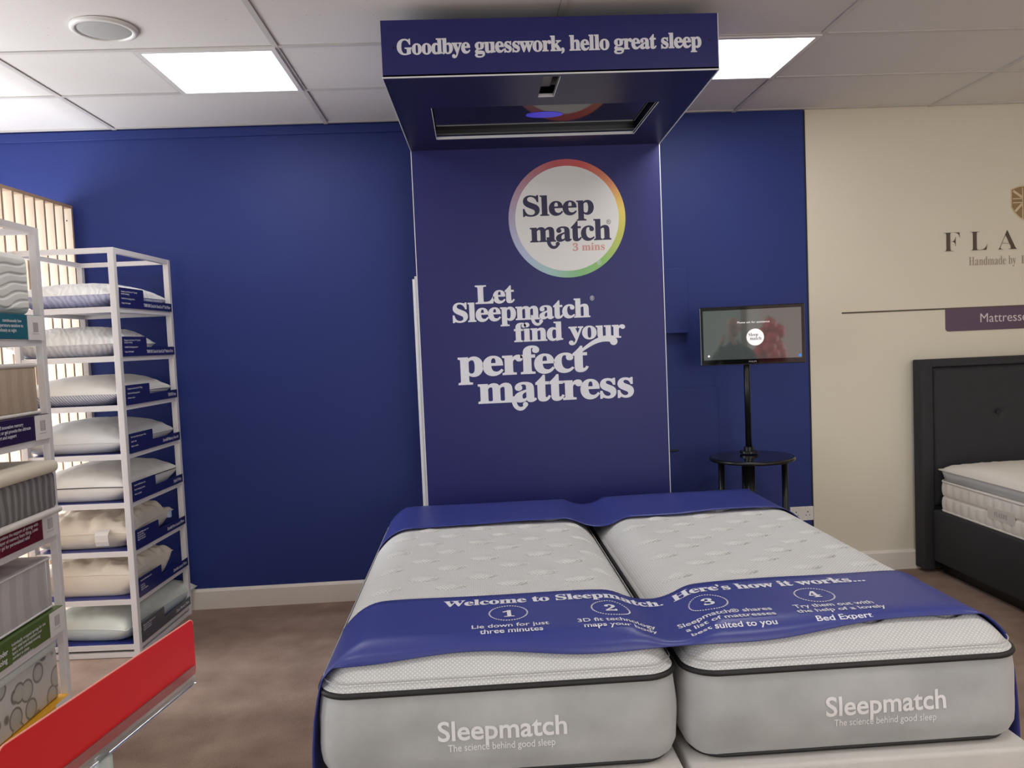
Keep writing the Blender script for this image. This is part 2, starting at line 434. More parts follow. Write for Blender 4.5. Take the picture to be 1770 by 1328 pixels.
# panel lights
m_diff = mat('light_diffuser', (255, 255, 255), 0.5, emit=(255, 253, 250), estr=3.2)
LLAB = ['lit square ceiling panel left of the canopy', 'lit square ceiling panel right of the canopy',
        'lit ceiling panel above the space left of the beds', 'lit ceiling panel above the right-hand bed foot',
        'lit ceiling panel behind the photographer on the window side', 'lit ceiling panel behind the photographer on the right',
        'unseen ceiling panel added for light above the foot of the charcoal bed', 'unseen ceiling panel added for light farthest from the beds on the right']
for i, (lx, ly) in enumerate(LIGHTS):
    t = empty('ceiling_light', (lx, ly, CEIL), LLAB[i], 'ceiling light', 'square ceiling light panels')
    fr = MB()
    for a, b, c, d in ((-0.297, 0.297, -0.297, -0.275), (-0.297, 0.297, 0.275, 0.297), (-0.297, -0.275, -0.275, 0.275), (0.275, 0.297, -0.275, 0.275)):
        fr.box(a, b, c, d, -0.006, 0.0115)
    fr.build('frame', m_plastic_w, t)
    MB().box(-0.275, 0.275, -0.275, 0.275, -0.001, 0.0115).build('diffuser', m_diff, t)
    area('panel_lamp', (lx, ly, CEIL-0.012), (0, 0, -1), 0.55, 0.55, LPOW[i], (1.0, 0.985, 0.95))
# ceiling speaker
t = empty('ceiling_speaker', (-1.39, 3.352, CEIL), 'round white speaker set in the ceiling tile above the racks', 'ceiling speaker')
rim = MB(); bmr = rim.bm
prof = [(0.124, 0.004), (0.123, -0.006), (0.112, -0.011), (0.103, -0.009), (0.100, -0.003)]
rings = [[bmr.verts.new((r*math.cos(2*math.pi*k/64), r*math.sin(2*math.pi*k/64), z)) for k in range(64)] for r, z in prof]
for A, B in zip(rings, rings[1:]):
    for k in range(64): bmr.faces.new((A[k], A[(k+1) % 64], B[(k+1) % 64], B[k]))
rim.build('rim', m_plastic_w, t, True)
g = MB(); g.sphere((0, 0, -0.002), 0.102, (1, 1, 0.10), 40); g.build('grille', m_ceilspk, t, True)

# ------------------------------------------------------------------ slatted window screen (left)
t = empty('slatted_screen', (-2.235, 4.80, 0), 'tall cream slatted window backing with brown wooden edges behind the pillow rack', 'window screen', None, math.radians(-2.8))
H = 2.385; pitch = 0.092; N = 14; yend = -pitch*N
m_cream = mat('cream_screen_panel', (238, 222, 202), 0.7)
nt = m_cream.node_tree; out = nt.nodes['Material Output']; b = nt.nodes['Principled BSDF']
tr = nt.nodes.new('ShaderNodeBsdfTranslucent'); tr.inputs[0].default_value = srgb(246, 236, 222)
ms = nt.nodes.new('ShaderNodeMixShader'); ms.inputs[0].default_value = 0.22
nt.links.new(b.outputs[0], ms.inputs[1]); nt.links.new(tr.outputs[0], ms.inputs[2]); nt.links.new(ms.outputs[0], out.inputs[0])
MB().box(-0.09, 0, yend-0.02, 0, H-0.018, H).build('top_rail', m_oatmeal, t)
MB().box(-0.09, 0, yend-0.02, 0, 0, 0.06).build('bottom_rail', m_oatmeal, t)
for k in range(0, N+1):
    y = -pitch*k - 0.006
    fb = MB().box(-0.088, -0.001, y-0.008, y+0.008, 0.06, H-0.018).build('slat', [m_cream, m_oatmeal], t)
    for p in fb.data.polygons: p.material_index = 1 if p.normal.x > 0.5 else 0
for zz in (2.30, 1.55): MB().cyl((-0.03, -0.013, zz), 0.004, 0.004, 'y', 10).build('screw', m_pipe, t)

# ------------------------------------------------------------------ white racks
def rack(loc, W, D, Ht, shelf_z, label, rz=0.0, board=True):
    """origin at the near right foot; W runs to -x, D to +y"""
    t = empty('display_rack', loc, label, 'rack', None, rz)
    p = 0.03
    for x in (-W, -p):
        for y in (0, D-p):
            MB().box(x, x+p, y, y+p, 0, Ht, 0.002).build('post', m_frame, t)
    def rails(z):
        r = MB(); h = 0.025
        r.box(-W+p, -p, 0.002, p-0.002, z-h, z).box(-W+p, -p, D-p+0.002, D-0.002, z-h, z)
        r.box(-W+0.002, -W+p-0.002, p, D-p, z-h, z).box(-p+0.002, -0.002, p, D-p, z-h, z)
        return r
    rails(Ht).build('top_frame', m_frame, t)
    rails(0.028).build('foot_frame', m_frame, t)
    for z in shelf_z:
        s = rails(z)
        s = s.build('shelf', m_frame, t)
        if board:
            MB().box(-W+0.003, -0.003-0.0, 0.003, D-0.003, z, z+0.003).box(-W+p, -p, p, D-p, z-0.004, z).build('shelf_board', [m_navyboard, m_frame], s)
            so = s.children[0] if s.children else None
    return t
BX, BY = -1.724, 4.085
B_SH = [1.758-0.2437*k for k in range(7)] + [0.066]
rz_b = math.radians(-3.0)
rackB = rack((BX, BY, 0), 0.52, 0.66, 2.05, B_SH, 'white metal rack of bed pillows on navy shelves against the blue wall', rz_b)
for o in COL.objects:
    if o.name.startswith('shelf_board'):
        for p_ in o.data.polygons: p_.material_index = 0 if p_.normal.z > 0.5 else 1
AX, AY = -1.742, 2.80
A_SH = [1.69, 1.29, 0.89, 0.49, 0.115]
rackA = rack((AX, AY, 0), 0.56, 0.635, 2.05, [z-0.095 for z in A_SH], 'white metal rack of folded mattress samples at left edge', 0.0, board=False)

# ------------------------------------------------------------------ pillows
def fbm(x, y, z, s): return noise.noise(Vector((x*s, y*s, z*s)))
def pillow_mesh(w, d, h, seed, pinch=0.10, wr=0.004, wscale=16, box=0.0, n=40, seam=0.42, flat=0.6, stretch=(1, 1), ep=2.6):
    """stuffed pillow resting on z=0; corners pulled out, middle bellied"""
    m = MB(); bm = m.bm; top = {}; bot = {}
    for i in range(n+1):
        for j in range(n+1):
            u = -1+2*i/n; v = -1+2*j/n
            cu = math.copysign(abs(u)**0.85, u) if u else 0; cv = math.copysign(abs(v)**0.85, v) if v else 0
            px = w/2*cu*(1-pinch*(1-v*v)*abs(u)**3 + 0); py = d/2*cv*(1-pinch*(1-u*u)*abs(v)**3)
            e = (1-abs(u)**ep)*(1-abs(v)**ep); e = max(e, 0)
            k = e**(0.42 if box else 0.5)
            nz = fbm(px+seed, py, seed, wscale)*wr*3*math.sqrt(k) if k > 0 else 0
            rad = fbm(px*stretch[0]+seed*2, py*stretch[1]+3, 1.5, 26)*wr*2.2*(4*k*(1-k))
            zs = h*seam
            zt = zs + (h-zs)*k + nz + rad
            zb = zs - zs*min(1.0, k/flat if flat < 1 else k) + (rad*0.6 if k < 0.5 else 0)
            zb = max(zb, 0.0) if k > 0.4 else zb
            edge = i in (0, n) or j in (0, n)
            a = bm.verts.new((px, py, zt)); top[i, j] = a
            bot[i, j] = a if edge else bm.verts.new((px, py, zb))
    for i in range(n):
        for j in range(n):
            bm.faces.new((top[i, j], top[i+1, j], top[i+1, j+1], top[i, j+1])).material_index = 0
            f = [bot[i, j], bot[i, j+1], bot[i+1, j+1], bot[i+1, j]]
            try: bm.faces.new(f).material_index = 1
            except ValueError: pass
    ring = [top[i, 0].co.copy() for i in range(n)] + [top[n, j].co.copy() for j in range(n)] + \
           [top[i, n].co.copy() for i in range(n, 0, -1)] + [top[0, j].co.copy() for j in range(n, 0, -1)]
    return m, ring
m_p_wave = stripe_mat('white_wavy_quilt', (228, 228, 227), (238, 238, 236), 11, (1, 0.5, 0), wave=7, wscale=1.4, bump=0.35, dist=0.004)
m_p_lilac = stripe_mat('lilac_wavy_side', (164, 166, 194), (188, 190, 212), 12, (1, 0.2, 0.4), wave=6, wscale=1.4, bump=0.3)
m_p_grey = stripe_mat('grey_wavy_side', (198, 196, 196), (216, 214, 212), 12, (1, 0.2, 0.4), wave=6, wscale=1.4, bump=0.3)
m_p_rib = stripe_mat('diagonal_rib_knit', (150, 154, 172), (214, 212, 210), 26, (1, 0.0, 0.7), wave=0.4, bump=0.5)
m_p_white = mat('white_brushed_cotton', (222, 219, 214), 0.85, bump=0.25, bscale=25)
m_p_silver = mat('silver_satin_cotton', (205, 205, 204), 0.6, bump=0.2, bscale=20)
m_p_cream = mat('cream_down_cotton', (228, 218, 202), 0.8, bump=0.5, bscale=22)
m_p_mint = mat('pale_mint_cotton', (208, 213, 206), 0.75, bump=0.2, bscale=20)
m_p_mint2 = mat('pale_blue_mint_side', (200, 212, 212), 0.75, bump=0.2, bscale=20)
# offset: pillow centre from rack's near right foot (rack space): x -0.26, y 0.33
specs = [
 dict(w=.50, d=.66, h=.135, mats=(m_p_wave, m_p_lilac), seam=.47, dx=-.275, dy=.33, rz=0, wr=.002, label='white wavy-quilted pillow with lilac underside, on the top shelf'),
 dict(w=.56, d=.52, h=.155, mats=(m_p_wave, m_p_grey), seam=.40, dx=-.325, dy=.285, rz=6, wr=.003, label='white wavy-quilted pillow with pale grey sides on second shelf'),
 dict(w=.52, d=.64, h=.145, mats=(m_p_white, m_p_rib), seam=.38, dx=-.29, dy=.335, rz=0, wr=.002, label='pillow with diagonal ribbed grey side on third shelf'),
 dict(w=.54, d=.64, h=.155, mats=(m_p_silver, m_p_silver), seam=.36, dx=-.30, dy=.335, rz=0, wr=.002, label='plain silver-grey satin pillow on fourth shelf'),
 dict(w=.50, d=.66, h=.165, mats=(m_p_white, m_p_white), seam=.46, dx=-.275, dy=.335, rz=0, wr=.002, pipe=True, label='off-white pillow with thin black piping on fifth shelf'),
 dict(w=.52, d=.58, h=.180, mats=(m_p_cream, m_p_cream), seam=.45, dx=-.30, dy=.315, rz=3, wr=.009, tagged=True, label='wrinkled cream down pillow with white care label on sixth shelf'),
 dict(w=.50, d=.48, h=.185, mats=(m_p_cream, m_p_cream), seam=.62, dx=-.275, dy=.27, rz=0, wr=.008, box=1, label='thick cream box-sided pillow slumped on seventh shelf'),
 dict(w=.47, d=.74, h=.175, mats=(m_p_mint, m_p_mint2), seam=.42, dx=-.255, dy=.375, rz=-5, wr=.003, label='pale mint pillow poking out over lowest shelf'),
]
for i, sp in enumerate(specs):
    loc = Vector((BX, BY, 0)) + Matrix.Rotation(rz_b, 3, 'Z') @ Vector((sp['dx'], sp['dy'], 0)); loc.z = B_SH[i]+0.004
    t = empty('pillow', loc, sp['label'], 'pillow', 'pillows on the white rack', rz_b+math.radians(sp['rz']))
    m, ring = pillow_mesh(sp['w'], sp['d'], sp['h'], i*3.7+1, wr=sp['wr'], seam=sp['seam'], box=sp.get('box', 0), pinch=0.07)
    o = m.build('cushion', list(sp['mats']), t, True)
    rr = 0.0022
    mp = m_pipe if sp.get('pipe') else sp['mats'][0]
    MB().tube([p*1.0 for p in ring], rr if not sp.get('pipe') else 0.0026, 6, True).build('piping', mp, t, True)
    if sp.get('tagged'):
        q = MB(); ys = -0.285
        prof = [(-0.262, .104), (-0.285, .092), (-0.300, .078), (-0.298, .045), (-0.290, .022)]
        for k in range(len(prof)-1):
            (y0, z0), (y1, z1) = prof[k], prof[k+1]
            vs = [q.bm.verts.new(c) for c in ((0.085, y0, z0), (0.150, y0, z0), (0.150, y1, z1), (0.085, y1, z1))]; q.bm.faces.new(vs)
        bmesh.ops.remove_doubles(q.bm, verts=list(q.bm.verts), dist=1e-5)
        lab = q.build('care_label', m_plastic_w, t); md = lab.modifiers.new('s', 'SOLIDIFY'); md.thickness = 0.001
        tag(lab, 'white sewn-in care label')
        q = MB().box(0.24, 0.262, 0.235, 0.262, 0.045, 0.085, 0.003).build('corner_tab', mat('pale_blue_tab', (190, 200, 222), 0.6), t)

# shelf-edge cards on the pillow rack
titles = ['TEMPUR® Cloud Air SmartCool™ Soft Pillow', 'TEMPUR® Cloud Air SmartCool™ Medium Pillow', 'TEMPUR® Home', 'Dorelle® Memory Foam Air',
          'Style E Wing', 'Dorelle Pure Luxury Pillow', 'Dorelle Luxury Pillow', 'Classic Memory Pillow']
bodies = [['Designed to aid SmartCool™ Cover &', 'instantly refreshing', '', 'Suitable for all sleeping positions', '', 'Happy comfort guide'],
          ['Designed to aid SmartCool™ Cover &', 'instantly refreshing', '', 'Suitable for all sleeping positions', '', 'Happy comfort guide'],
          ['Designed to aid SmartCool™ Filling', '', 'Ideal for all sleeping positions', '', 'Medium comfort'],
          ['Soft memory foam and support filling', '', 'Ideal for side', '', 'Medium comfort'],
          ['Quality soft fill cotton cover', '', 'Ideal for sleeping positions', '', 'Medium comfort'],
          ['Naturally filled cotton cover', 'Luxurious filling', 'Soft and supportive', 'Ideal for all sleepers'],
          ['Naturally filled cotton cover', '', 'Luxurious', 'Supportive', 'Ideal for sleepers'],
          ['Memory foam filling with cover', 'Contouring support', 'Ideal for all sleepers']]
m_greycard = mat('slate_card', (74, 76, 86), 0.35)
clabel = ['with two-step title for a soft cooling pillow, on the top shelf', 'with two-step title for a medium cooling pillow, on second shelf',
          'under the ribbed pillow on third shelf', 'under the silver-grey pillow on fourth shelf', 'beside the black-piped pillow on fifth shelf',
          'beside the care-labelled cream pillow on sixth shelf', 'beside the thick cream pillow on seventh shelf', 'beside the mint pillow on lowest shelf']
for i in range(8):
    loc = Vector((BX, BY, 0)) + Matrix.Rotation(rz_b, 3, 'Z') @ Vector((0.0015, 0.028, 0)); loc.z = B_SH[i] - 0.002
    cm = m_navy if i < 7 else m_greycard
    t = empty('shelf_card', loc, ('navy' if i < 7 else 'slate grey') + ' stepped shelf-edge card ' + clabel[i], 'shelf card', 'shelf-edge cards on the pillow rack', rz_b)
    hN, hF, L, s = 0.100, 0.045, 0.61, 0.265
    poly = [(0, 0), (L, 0), (L, hF), (s, hF), (s, hN-0.004), (s-0.004, hN), (0, hN)]
    MB().prism(poly, 'x', 0, 0.0015).build('card', cm, t)
    MX = Matrix.Translation((0.0018, 0, 0)) @ Matrix.Rotation(math.pi/2, 4, 'Z') @ Matrix.Rotation(math.pi/2, 4, 'X')
    n_ = len(titles[i]); wdt = min(0.33, n_*0.0085)
    text_obj('title', titles[i], m_white_ink, t, L-0.02-wdt, L-0.02, 0.014, 0.017, MX, bold=0.015)
    big = text_mesh('\n'.join(bodies[i]), 0.01)
    sc = 0.0115
    for v in big.vertices: v.co = MX @ Vector((0.02+v.co.x*sc*0.95, 0.078+v.co.y*sc, 0))
    big.materials.append(m_white_ink); bo = bpy.data.objects.new('small_print', big); COL.objects.link(bo); bo.parent = t

# ------------------------------------------------------------------ coloured trays and samples on rack A
tray_cols = [('teal', (38, 98, 112)), ('deep purple', (44, 26, 66)), ('maroon', (104, 24, 34)), ('olive green', (72, 96, 38)), ('yellow', (226, 164, 40))]
tray_txt = [['         continuously low', 'temperature sensitive to', 'absolutely at night'],
            ['filling of innovative memory', '& latex or gel provide the ultimate', 'comfort and support'],
            ['Combine the support of springs with', 'a layer of memory foam filling, Latex', 'or gel for personalised relief'],
            ['Individually wrapped springs for the', 'ideal relief and of comfort over', 'layers with individual evening', 'comfort to sleep', 'personalised comfort'], None]
tray_side = [None, None, 'on', 'under\ngoing', None]
def wave_block(n=46):
    """folded white cover sample with carved wavy grooves on its side face"""
    m = MB(); w, d, h = 0.44, 0.55, 0.242
    t_ = bmesh.new(); bmesh.ops.create_cube(t_, size=1)
    for v in t_.verts: v.co = Vector((v.co.x*w, v.co.y*d, v.co.z*h+h/2))
    bmesh.ops.bevel(t_, geom=list(t_.edges), offset=0.035, segments=5, affect='EDGES', profile=0.5)
    m.add(t_)
    # high-resolution right-hand face
    bm = m.bm; g = {}
    ny, nz = 200, 90
    for i in range(ny+1):
        for j in range(nz+1):
            y = -d/2+0.02+(d-0.04)*i/ny; z = 0.012+(h-0.024)*j/nz
            ph = (z*175 + 6.0*math.sin(y*11+0.6+z*3) + 2.2*math.sin(y*24+z*14) + y*16)
            gr = max(0, math.cos(ph))**3*(0.45+0.55*math.sin(y*19+z*30)**2)
            ey = min(1, min(i, ny-i)/10); ez = min(1, min(j, nz-j)/8); e = math.sqrt(max(0, 1-(1-ey)**2))*math.sqrt(max(0, 1-(1-ez)**2))
            x = w/2-0.018+0.024*e - gr*0.011*e
            g[i, j] = bm.verts.new((x, y, z))
    for i in range(ny):
        for j in range(nz): bm.faces.new((g[i, j], g[i+1, j], g[i+1, j+1], g[i, j+1]))
    return m
m_wavecov = mat('white_carved_knit', (214, 213, 208), 0.85, bump=0.15, bscale=300)
m_beige = stripe_mat('beige_cloth', (170, 152, 132), (178, 160, 140), 4, (0, 1, 0), wave=2, bump=0.1)
m_offw = mat('off_white_cloth', (214, 208, 202), 0.85, bump=0.2, bscale=60)
m_quilt = stripe_mat('grey_pleated_side', (104, 100, 100), (132, 128, 128), 7, (0, 1, 0), wave=3, bump=0.8, dist=0.006)
m_sheer = stripe_mat('pale_grey_brushed', (176, 171, 171), (188, 183, 182), 3, (0, 1, 0), wave=3, bump=0.1)
def floral_mat():
    m = mat('printed_floral_cloth', (190, 186, 180), 0.35, coat=0.3, coat_rough=0.15); nt = m.node_tree; b = nt.nodes['Principled BSDF']; L = nt.links
    tc = nt.nodes.new('ShaderNodeTexCoord'); v = nt.nodes.new('ShaderNodeTexVoronoi'); v.inputs['Scale'].default_value = 11
    L.new(tc.outputs['Object'], v.inputs['Vector'])
    cr = nt.nodes.new('ShaderNodeValToRGB'); e = cr.color_ramp.elements
    e[0].position = 0.0; e[0].color = srgb(182, 180, 172); e[1].position = 1.0; e[1].color = srgb(196, 193, 188)
    for p, c in ((0.40, (170, 170, 162)), (0.43, (112, 112, 106)), (0.48, (118, 118, 112)), (0.52, (194, 191, 186))):
        q = e.new(p); q.color = srgb(c)
    L.new(v.outputs['Distance'], cr.inputs[0]); L.new(cr.outputs[0], b.inputs['Base Color'])
    return m
m_floral = floral_mat()
sample_lab = ['white mattress sample with carved wavy grooves, topmost on the left rack', 'plain beige cloth mattress sample on the deep purple tray',
              'grey pleated mattress sample with cream top on the maroon tray', 'pale grey mattress sample with white edges on the olive green tray',
              'mattress sample with a grey leaf print, low on the left rack']
for i, z in enumerate(A_SH):
    cx = AX-0.28
    t = empty('display_tray', (AX, AY, z-0.095), tray_cols[i][0]+' tray with white sample ticket' + (' holding a mattress sample' if i < 4 else ' lowest on the left rack'), 'tray', 'coloured trays on the left rack')
    m_ = mat(tray_cols[i][0].replace(' ', '_')+'_board', tray_cols[i][1], 0.35)
    b_ = MB(); L = 0.605
    # front face along the aisle, floor of the tray recessed a little
    b_.box(-0.52, 0.004, 0.012, L, 0.002, 0.098, 0.0015)
    b_.build('body', m_, t)
    MB().box(0.0045, 0.006, L-0.112, L+0.004, -0.002, 0.096, 0.0).build('ticket', m_plastic_w, t)
    MX = Matrix.Translation((0.0052, 0, 0)) @ Matrix.Rotation(math.pi/2, 4, 'Z') @ Matrix.Rotation(math.pi/2, 4, 'X')
    ic = MB()
    y0, y1, z0, z1 = L-0.075, L-0.038, 0.034, 0.074
    if i == 0: ic.box(0.0062, 0.0068, y0, y1, z0-.004, z1-.006)
    else:
        ic.box(0.0062, 0.0068, y0, y0+.0025, z0, z1).box(0.0062, 0.0068, y1-.0025, y1, z0, z1).box(0.0062, 0.0068, y0, y1, z1-.002, z1)
        for k in range(7): ic.box(0.0062, 0.0068, y0+.004, y1-.004, z0+k*.0055, z0+k*.0055+.003)
    ic.box(0.0062, 0.0068, y0-.008, y1+.004, z0-.012, z0-.010)
    ic.build('ticket_icon', m_grey_bits, t)
    if tray_txt[i]:
        big = text_mesh('\n'.join(tray_txt[i]), 0.01)
        sc = 0.0185 if i < 3 else 0.0165
        xs = [v.co.x for v in big.vertices]; w_ = (max(xs)-min(xs))*sc
        for v in big.vertices: v.co = MX @ Vector((L-0.145-w_+v.co.x*sc, 0.066+v.co.y*sc, 0))
        big.materials.append(m_white_ink); bo = bpy.data.objects.new('small_print', big); COL.objects.link(bo); bo.parent = t
        if tray_side[i]:
            big = text_mesh(tray_side[i], 0.02)
            xs = [v.co.x for v in big.vertices]; s2 = 0.028; w2 = (max(xs)-min(xs))*s2
            for v in big.vertices: v.co = MX @ Vector((L-0.17-w_-w2+v.co.x*s2, 0.05+v.co.y*s2, 0))
            big.materials.append(m_white_ink); bo = bpy.data.objects.new('title', big); COL.objects.link(bo); bo.parent = t
    # sample
    sl = [0.555, 0.552, 0.60, 0.562, 0.565][i]
    s = empty('mattress_sample', (AX-0.238+(0.045 if i == 2 else 0), AY+(0.31 if i != 2 else 0.275), z+0.004), sample_lab[i], 'mattress sample', 'mattress samples on the left rack')
    if i == 0:
        wave_block().build('folded_cover', m_wavecov, s, True)
    elif i == 1:
        MB().box(-.22, .215, -.275, .275, 0.012, .195, .010, 3).build('side_border', m_beige, s, True)
        MB().box(-.225, .22, -.28, .28, 0.19, .208, .008, 3).build('top_cover', m_offw, s, True)
        MB().box(-.225, .222, -.28, .28, 0.0, .014, .005, 2).build('base_seam', m_offw, s, True)
    elif i == 2:
        MB().box(-.22, .235, -.275, .275, 0.02, .17, .02, 4).build('side_border', m_quilt, s, True)
        q = MB().box(-.23, .25, -.285, .285, 0.165, .215, .022, 5).build('top_cover', mat('cream_top_cloth', (216, 206, 188), .85), s, True)
        MB().box(-.23, .25, -.285, .285, 0.0, .025, .011, 4).build('base_cover', m_offw, s, True)
    elif i == 3:
        MB().box(-.22, .215, -.275, .275, 0.0, .215, .012, 3).build('cover', m_sheer, s, True)
        q = MB()
        for zz in (0.008, 0.207):
            q.tube([(x, y, zz) for x, y in round_rect(.437, .556, .02, 5, -.0025, 0)], .0045, 8, True)
        q.box(.2145, .2165, .235, .238, .01, .205)
        q.build('piping', mat('white_piping', (216, 213, 211), .7), s, True)
    else:
        MB().box(-.22, .215, -.275, .275, 0.0, .205, .012, 3).build('cover', m_floral, s, True)
        MB().box(-.222, .217, -.277, .277, 0.2, .235, .012, 3).build('top_cover', mat('mint_white_cloth', (206, 212, 206), .6), s, True)

# ------------------------------------------------------------------ canopy + back panel
t = empty('display_stand', (0.4, 4.38, 0), 'navy sleep-matching stand with ceiling canopy and tall printed back panel behind the beds', 'display stand')
def rel(mtx): return Matrix.Translation((-0.4, -4.38, 0)) @ mtx
class LB(MB):      # world-space boxes for this stand
    def build(s, name, m, parent=None, smooth=False):
        for v in s.bm.verts: v.co -= Vector((0.4, 4.38, 0))
        return MB.build(s, name, m, parent, smooth)
PX0, PX1, PYF = -0.268, 1.068, 4.40
CX0, CX1, CYF, CZ0, CZ1 = -0.290, 1.024, 3.20, 2.545, 2.758
LB().box(PX0, PX1, PYF, PYF+0.018, 0.0, CZ0+0.05).box(PX0+0.02, PX1-0.02, PYF+0.018, PYF+0.06, 0.0, CZ0+0.05).build('back_panel', m_print, t)
for a_, b_ in ((PX0-0.004, PX0), (PX1, PX1+0.004)): LB().box(a_, b_, PYF-0.001, PYF+0.016, 0, CZ0+0.02).build('panel_edging', m_edge, t)
# canopy shell: tapered in plan a little, wider at the back
def canopy_x(y): k = (y-CYF)/(PYF-CYF); return CX0+(PX0-CX0)*k, CX1+(PX1-CX1)*k
sh = LB()
sh.prism([(CX0, CYF), (CX1, CYF), (CX1, CYF+0.02), (CX0, CYF+0.02)], 'z', CZ0, CZ1)
a, b = canopy_x(CYF+.02), canopy_x(PYF)
sh.prism([(a[0], CYF+.02), (a[0]+.018, CYF+.02), (b[0]+.018, PYF), (b[0], PYF)], 'z', CZ0, CZ1)
sh.prism([(a[1]-.018, CYF+.02), (a[1], CYF+.02), (b[1], PYF), (b[1]-.018, PYF)], 'z', CZ0, CZ1)
sh.box(CX0+0.02, CX1-0.02, CYF+0.02, PYF+0.05, CZ1-0.012, CZ1)
sh.build('canopy_box', m_print, t)
# underside with the two openings
AP = dict(x0=-0.122, x1=0.880, y0=3.62, y1=4.165); HO = dict(x0=0.335, x1=0.400, y0=3.235, y1=3.495)
un = LB(); z0, z1 = CZ0-0.004, CZ0+0.006
un.prism([(CX0, CYF), (CX1, CYF), (canopy_x(HO['y0'])[1], HO['y0']), (canopy_x(HO['y0'])[0], HO['y0'])], 'z', z0, z1)
def band(y0, y1, xa, xb, left=True):
    l0, r0 = canopy_x(y0); l1, r1 = canopy_x(y1)
    if xa is None: un.prism([(l0, y0), (xb, y0), (xb, y1), (l1, y1)], 'z', z0, z1)
    elif xb is None: un.prism([(xa, y0), (r0, y0), (r1, y1), (xa, y1)], 'z', z0, z1)
band(HO['y0'], HO['y1'], None, HO['x0']); band(HO['y0'], HO['y1'], HO['x1'], None)
l0, r0 = canopy_x(HO['y1']); l1, r1 = canopy_x(AP['y0'])
un.prism([(l0, HO['y1']), (r0, HO['y1']), (r1, AP['y0']), (l1, AP['y0'])], 'z', z0, z1)
band(AP['y0'], AP['y1'], None, AP['x0']); band(AP['y0'], AP['y1'], AP['x1'], None)
l0, r0 = canopy_x(AP['y1']); l1, r1 = canopy_x(PYF)
un.prism([(l0, AP['y1']), (r0, AP['y1']), (r1, PYF), (l1, PYF)], 'z', z0, z1)
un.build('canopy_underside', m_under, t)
ed = LB(); q = 0.0035
ed.box(CX0-q, CX1+q, CYF-0.0015, CYF+0.003, CZ0-0.006, CZ0-0.001)
ed.prism([(CX0-q, CYF), (CX0, CYF), (PX0, PYF), (PX0-q, PYF)], 'z', CZ0-0.007, CZ0)
ed.prism([(CX1, CYF), (CX1+q, CYF), (PX1+q, PYF), (PX1, PYF)], 'z', CZ0-0.007, CZ0)
ed.box(CX1, CX1+0.003, CYF-0.001, CYF+0.003, CZ0, CZ1)
ed.box(AP['x0'], AP['x1'], AP['y1']-0.001, AP['y1']+0.004, z0-0.001, z1+0.002)
ed.box(AP['x1'], AP['x1']+0.004, AP['y0'], AP['y1'], z0-0.001, z1+0.002)
ed.box(AP['x0']-0.003, AP['x0'], AP['y0'], AP['y1'], z0-0.001, z1+0.002)
ed.box(HO['x0'], HO['x1'], HO['y1']-0.003, HO['y1']+0.004, z0-0.001, z1+0.002)
ed.box(HO['x1'], HO['x1']+0.003, HO['y0'], HO['y1'], z0-0.001, z1+0.002)
ed.build('canopy_edging', m_edge, t)
# downward screen
m_dscreen = mat('dark_display_glass', (6, 6, 9), 0.05, spec=0.6, coat=0.3)
sc_ = LB().box(AP['x0']-0.03, AP['x1']+0.03, AP['y0']-0.03, AP['y1']+0.03, CZ0+0.030, CZ0+0.06).build('overhead_screen', m_dscreen, t)
q = LB(); q.box(AP['x0']+0.0, AP['x1'], AP['y1']-0.045, AP['y1']-0.002, CZ0+0.012, CZ0+0.030); q.build('screen_bezel', m_black, sc_)
q = MB(); pts = [(0.4+0.088*math.cos(a_), 3.895+0.05*math.sin(a_)) for a_ in [2*math.pi*k/40 for k in range(40)]]
q = LB(); q.prism(pts, 'z', CZ0+0.0285, CZ0+0.0298)
q.build('glowing_spot', mat('blue_screen_glow', (20, 20, 60), .3, emit=(38, 34, 150), estr=1.0), sc_)
q = LB(); q.box(HO['x0']-.02, HO['x1']+.02, HO['y0']-.02, HO['y1']+.02, CZ0+0.05, CZ0+0.06); q.build('sensor_recess', m_black, t)
q = LB(); q.box(HO['x0']+.004, HO['x1']-.016, HO['y0']+.05, HO['y1']-.03, CZ0+0.028, CZ0+0.048, .003).box(HO['x0']+.02, HO['x1']-.02, HO['y0']-.01, HO['y0']+.045, CZ0+0.02, CZ0+0.045, .003)
q.build('sensor', mat('grey_sensor', (120, 120, 122), .4), t)
for x, z in ((CX0+0.045, 2.655), (CX1-0.035, 2.655)): LB().cyl((x, CYF-0.0005, z), 0.004, 0.003, 'y', 12).build('screw', m_black, t)

def on_panel(name, s, x0, x1, base, cap, **k):
    return text_obj(name, s, k.pop('m', m_white_ink), t, x0, x1, base, cap, rel(wall_mtx(k.pop('y', PYF-0.0010))), is_serif=k.pop('is_serif', True), **k)
def g_ears(bm):
    pass
fas = on_panel('fascia_lettering', 'Goodbye guesswork, hello great sleep', -0.231, 0.958, 2.628, 0.058, y=CYF-0.0008, bold=0.02, spacing=0.93)
tag(fas, 'white serif lettering on the canopy front')
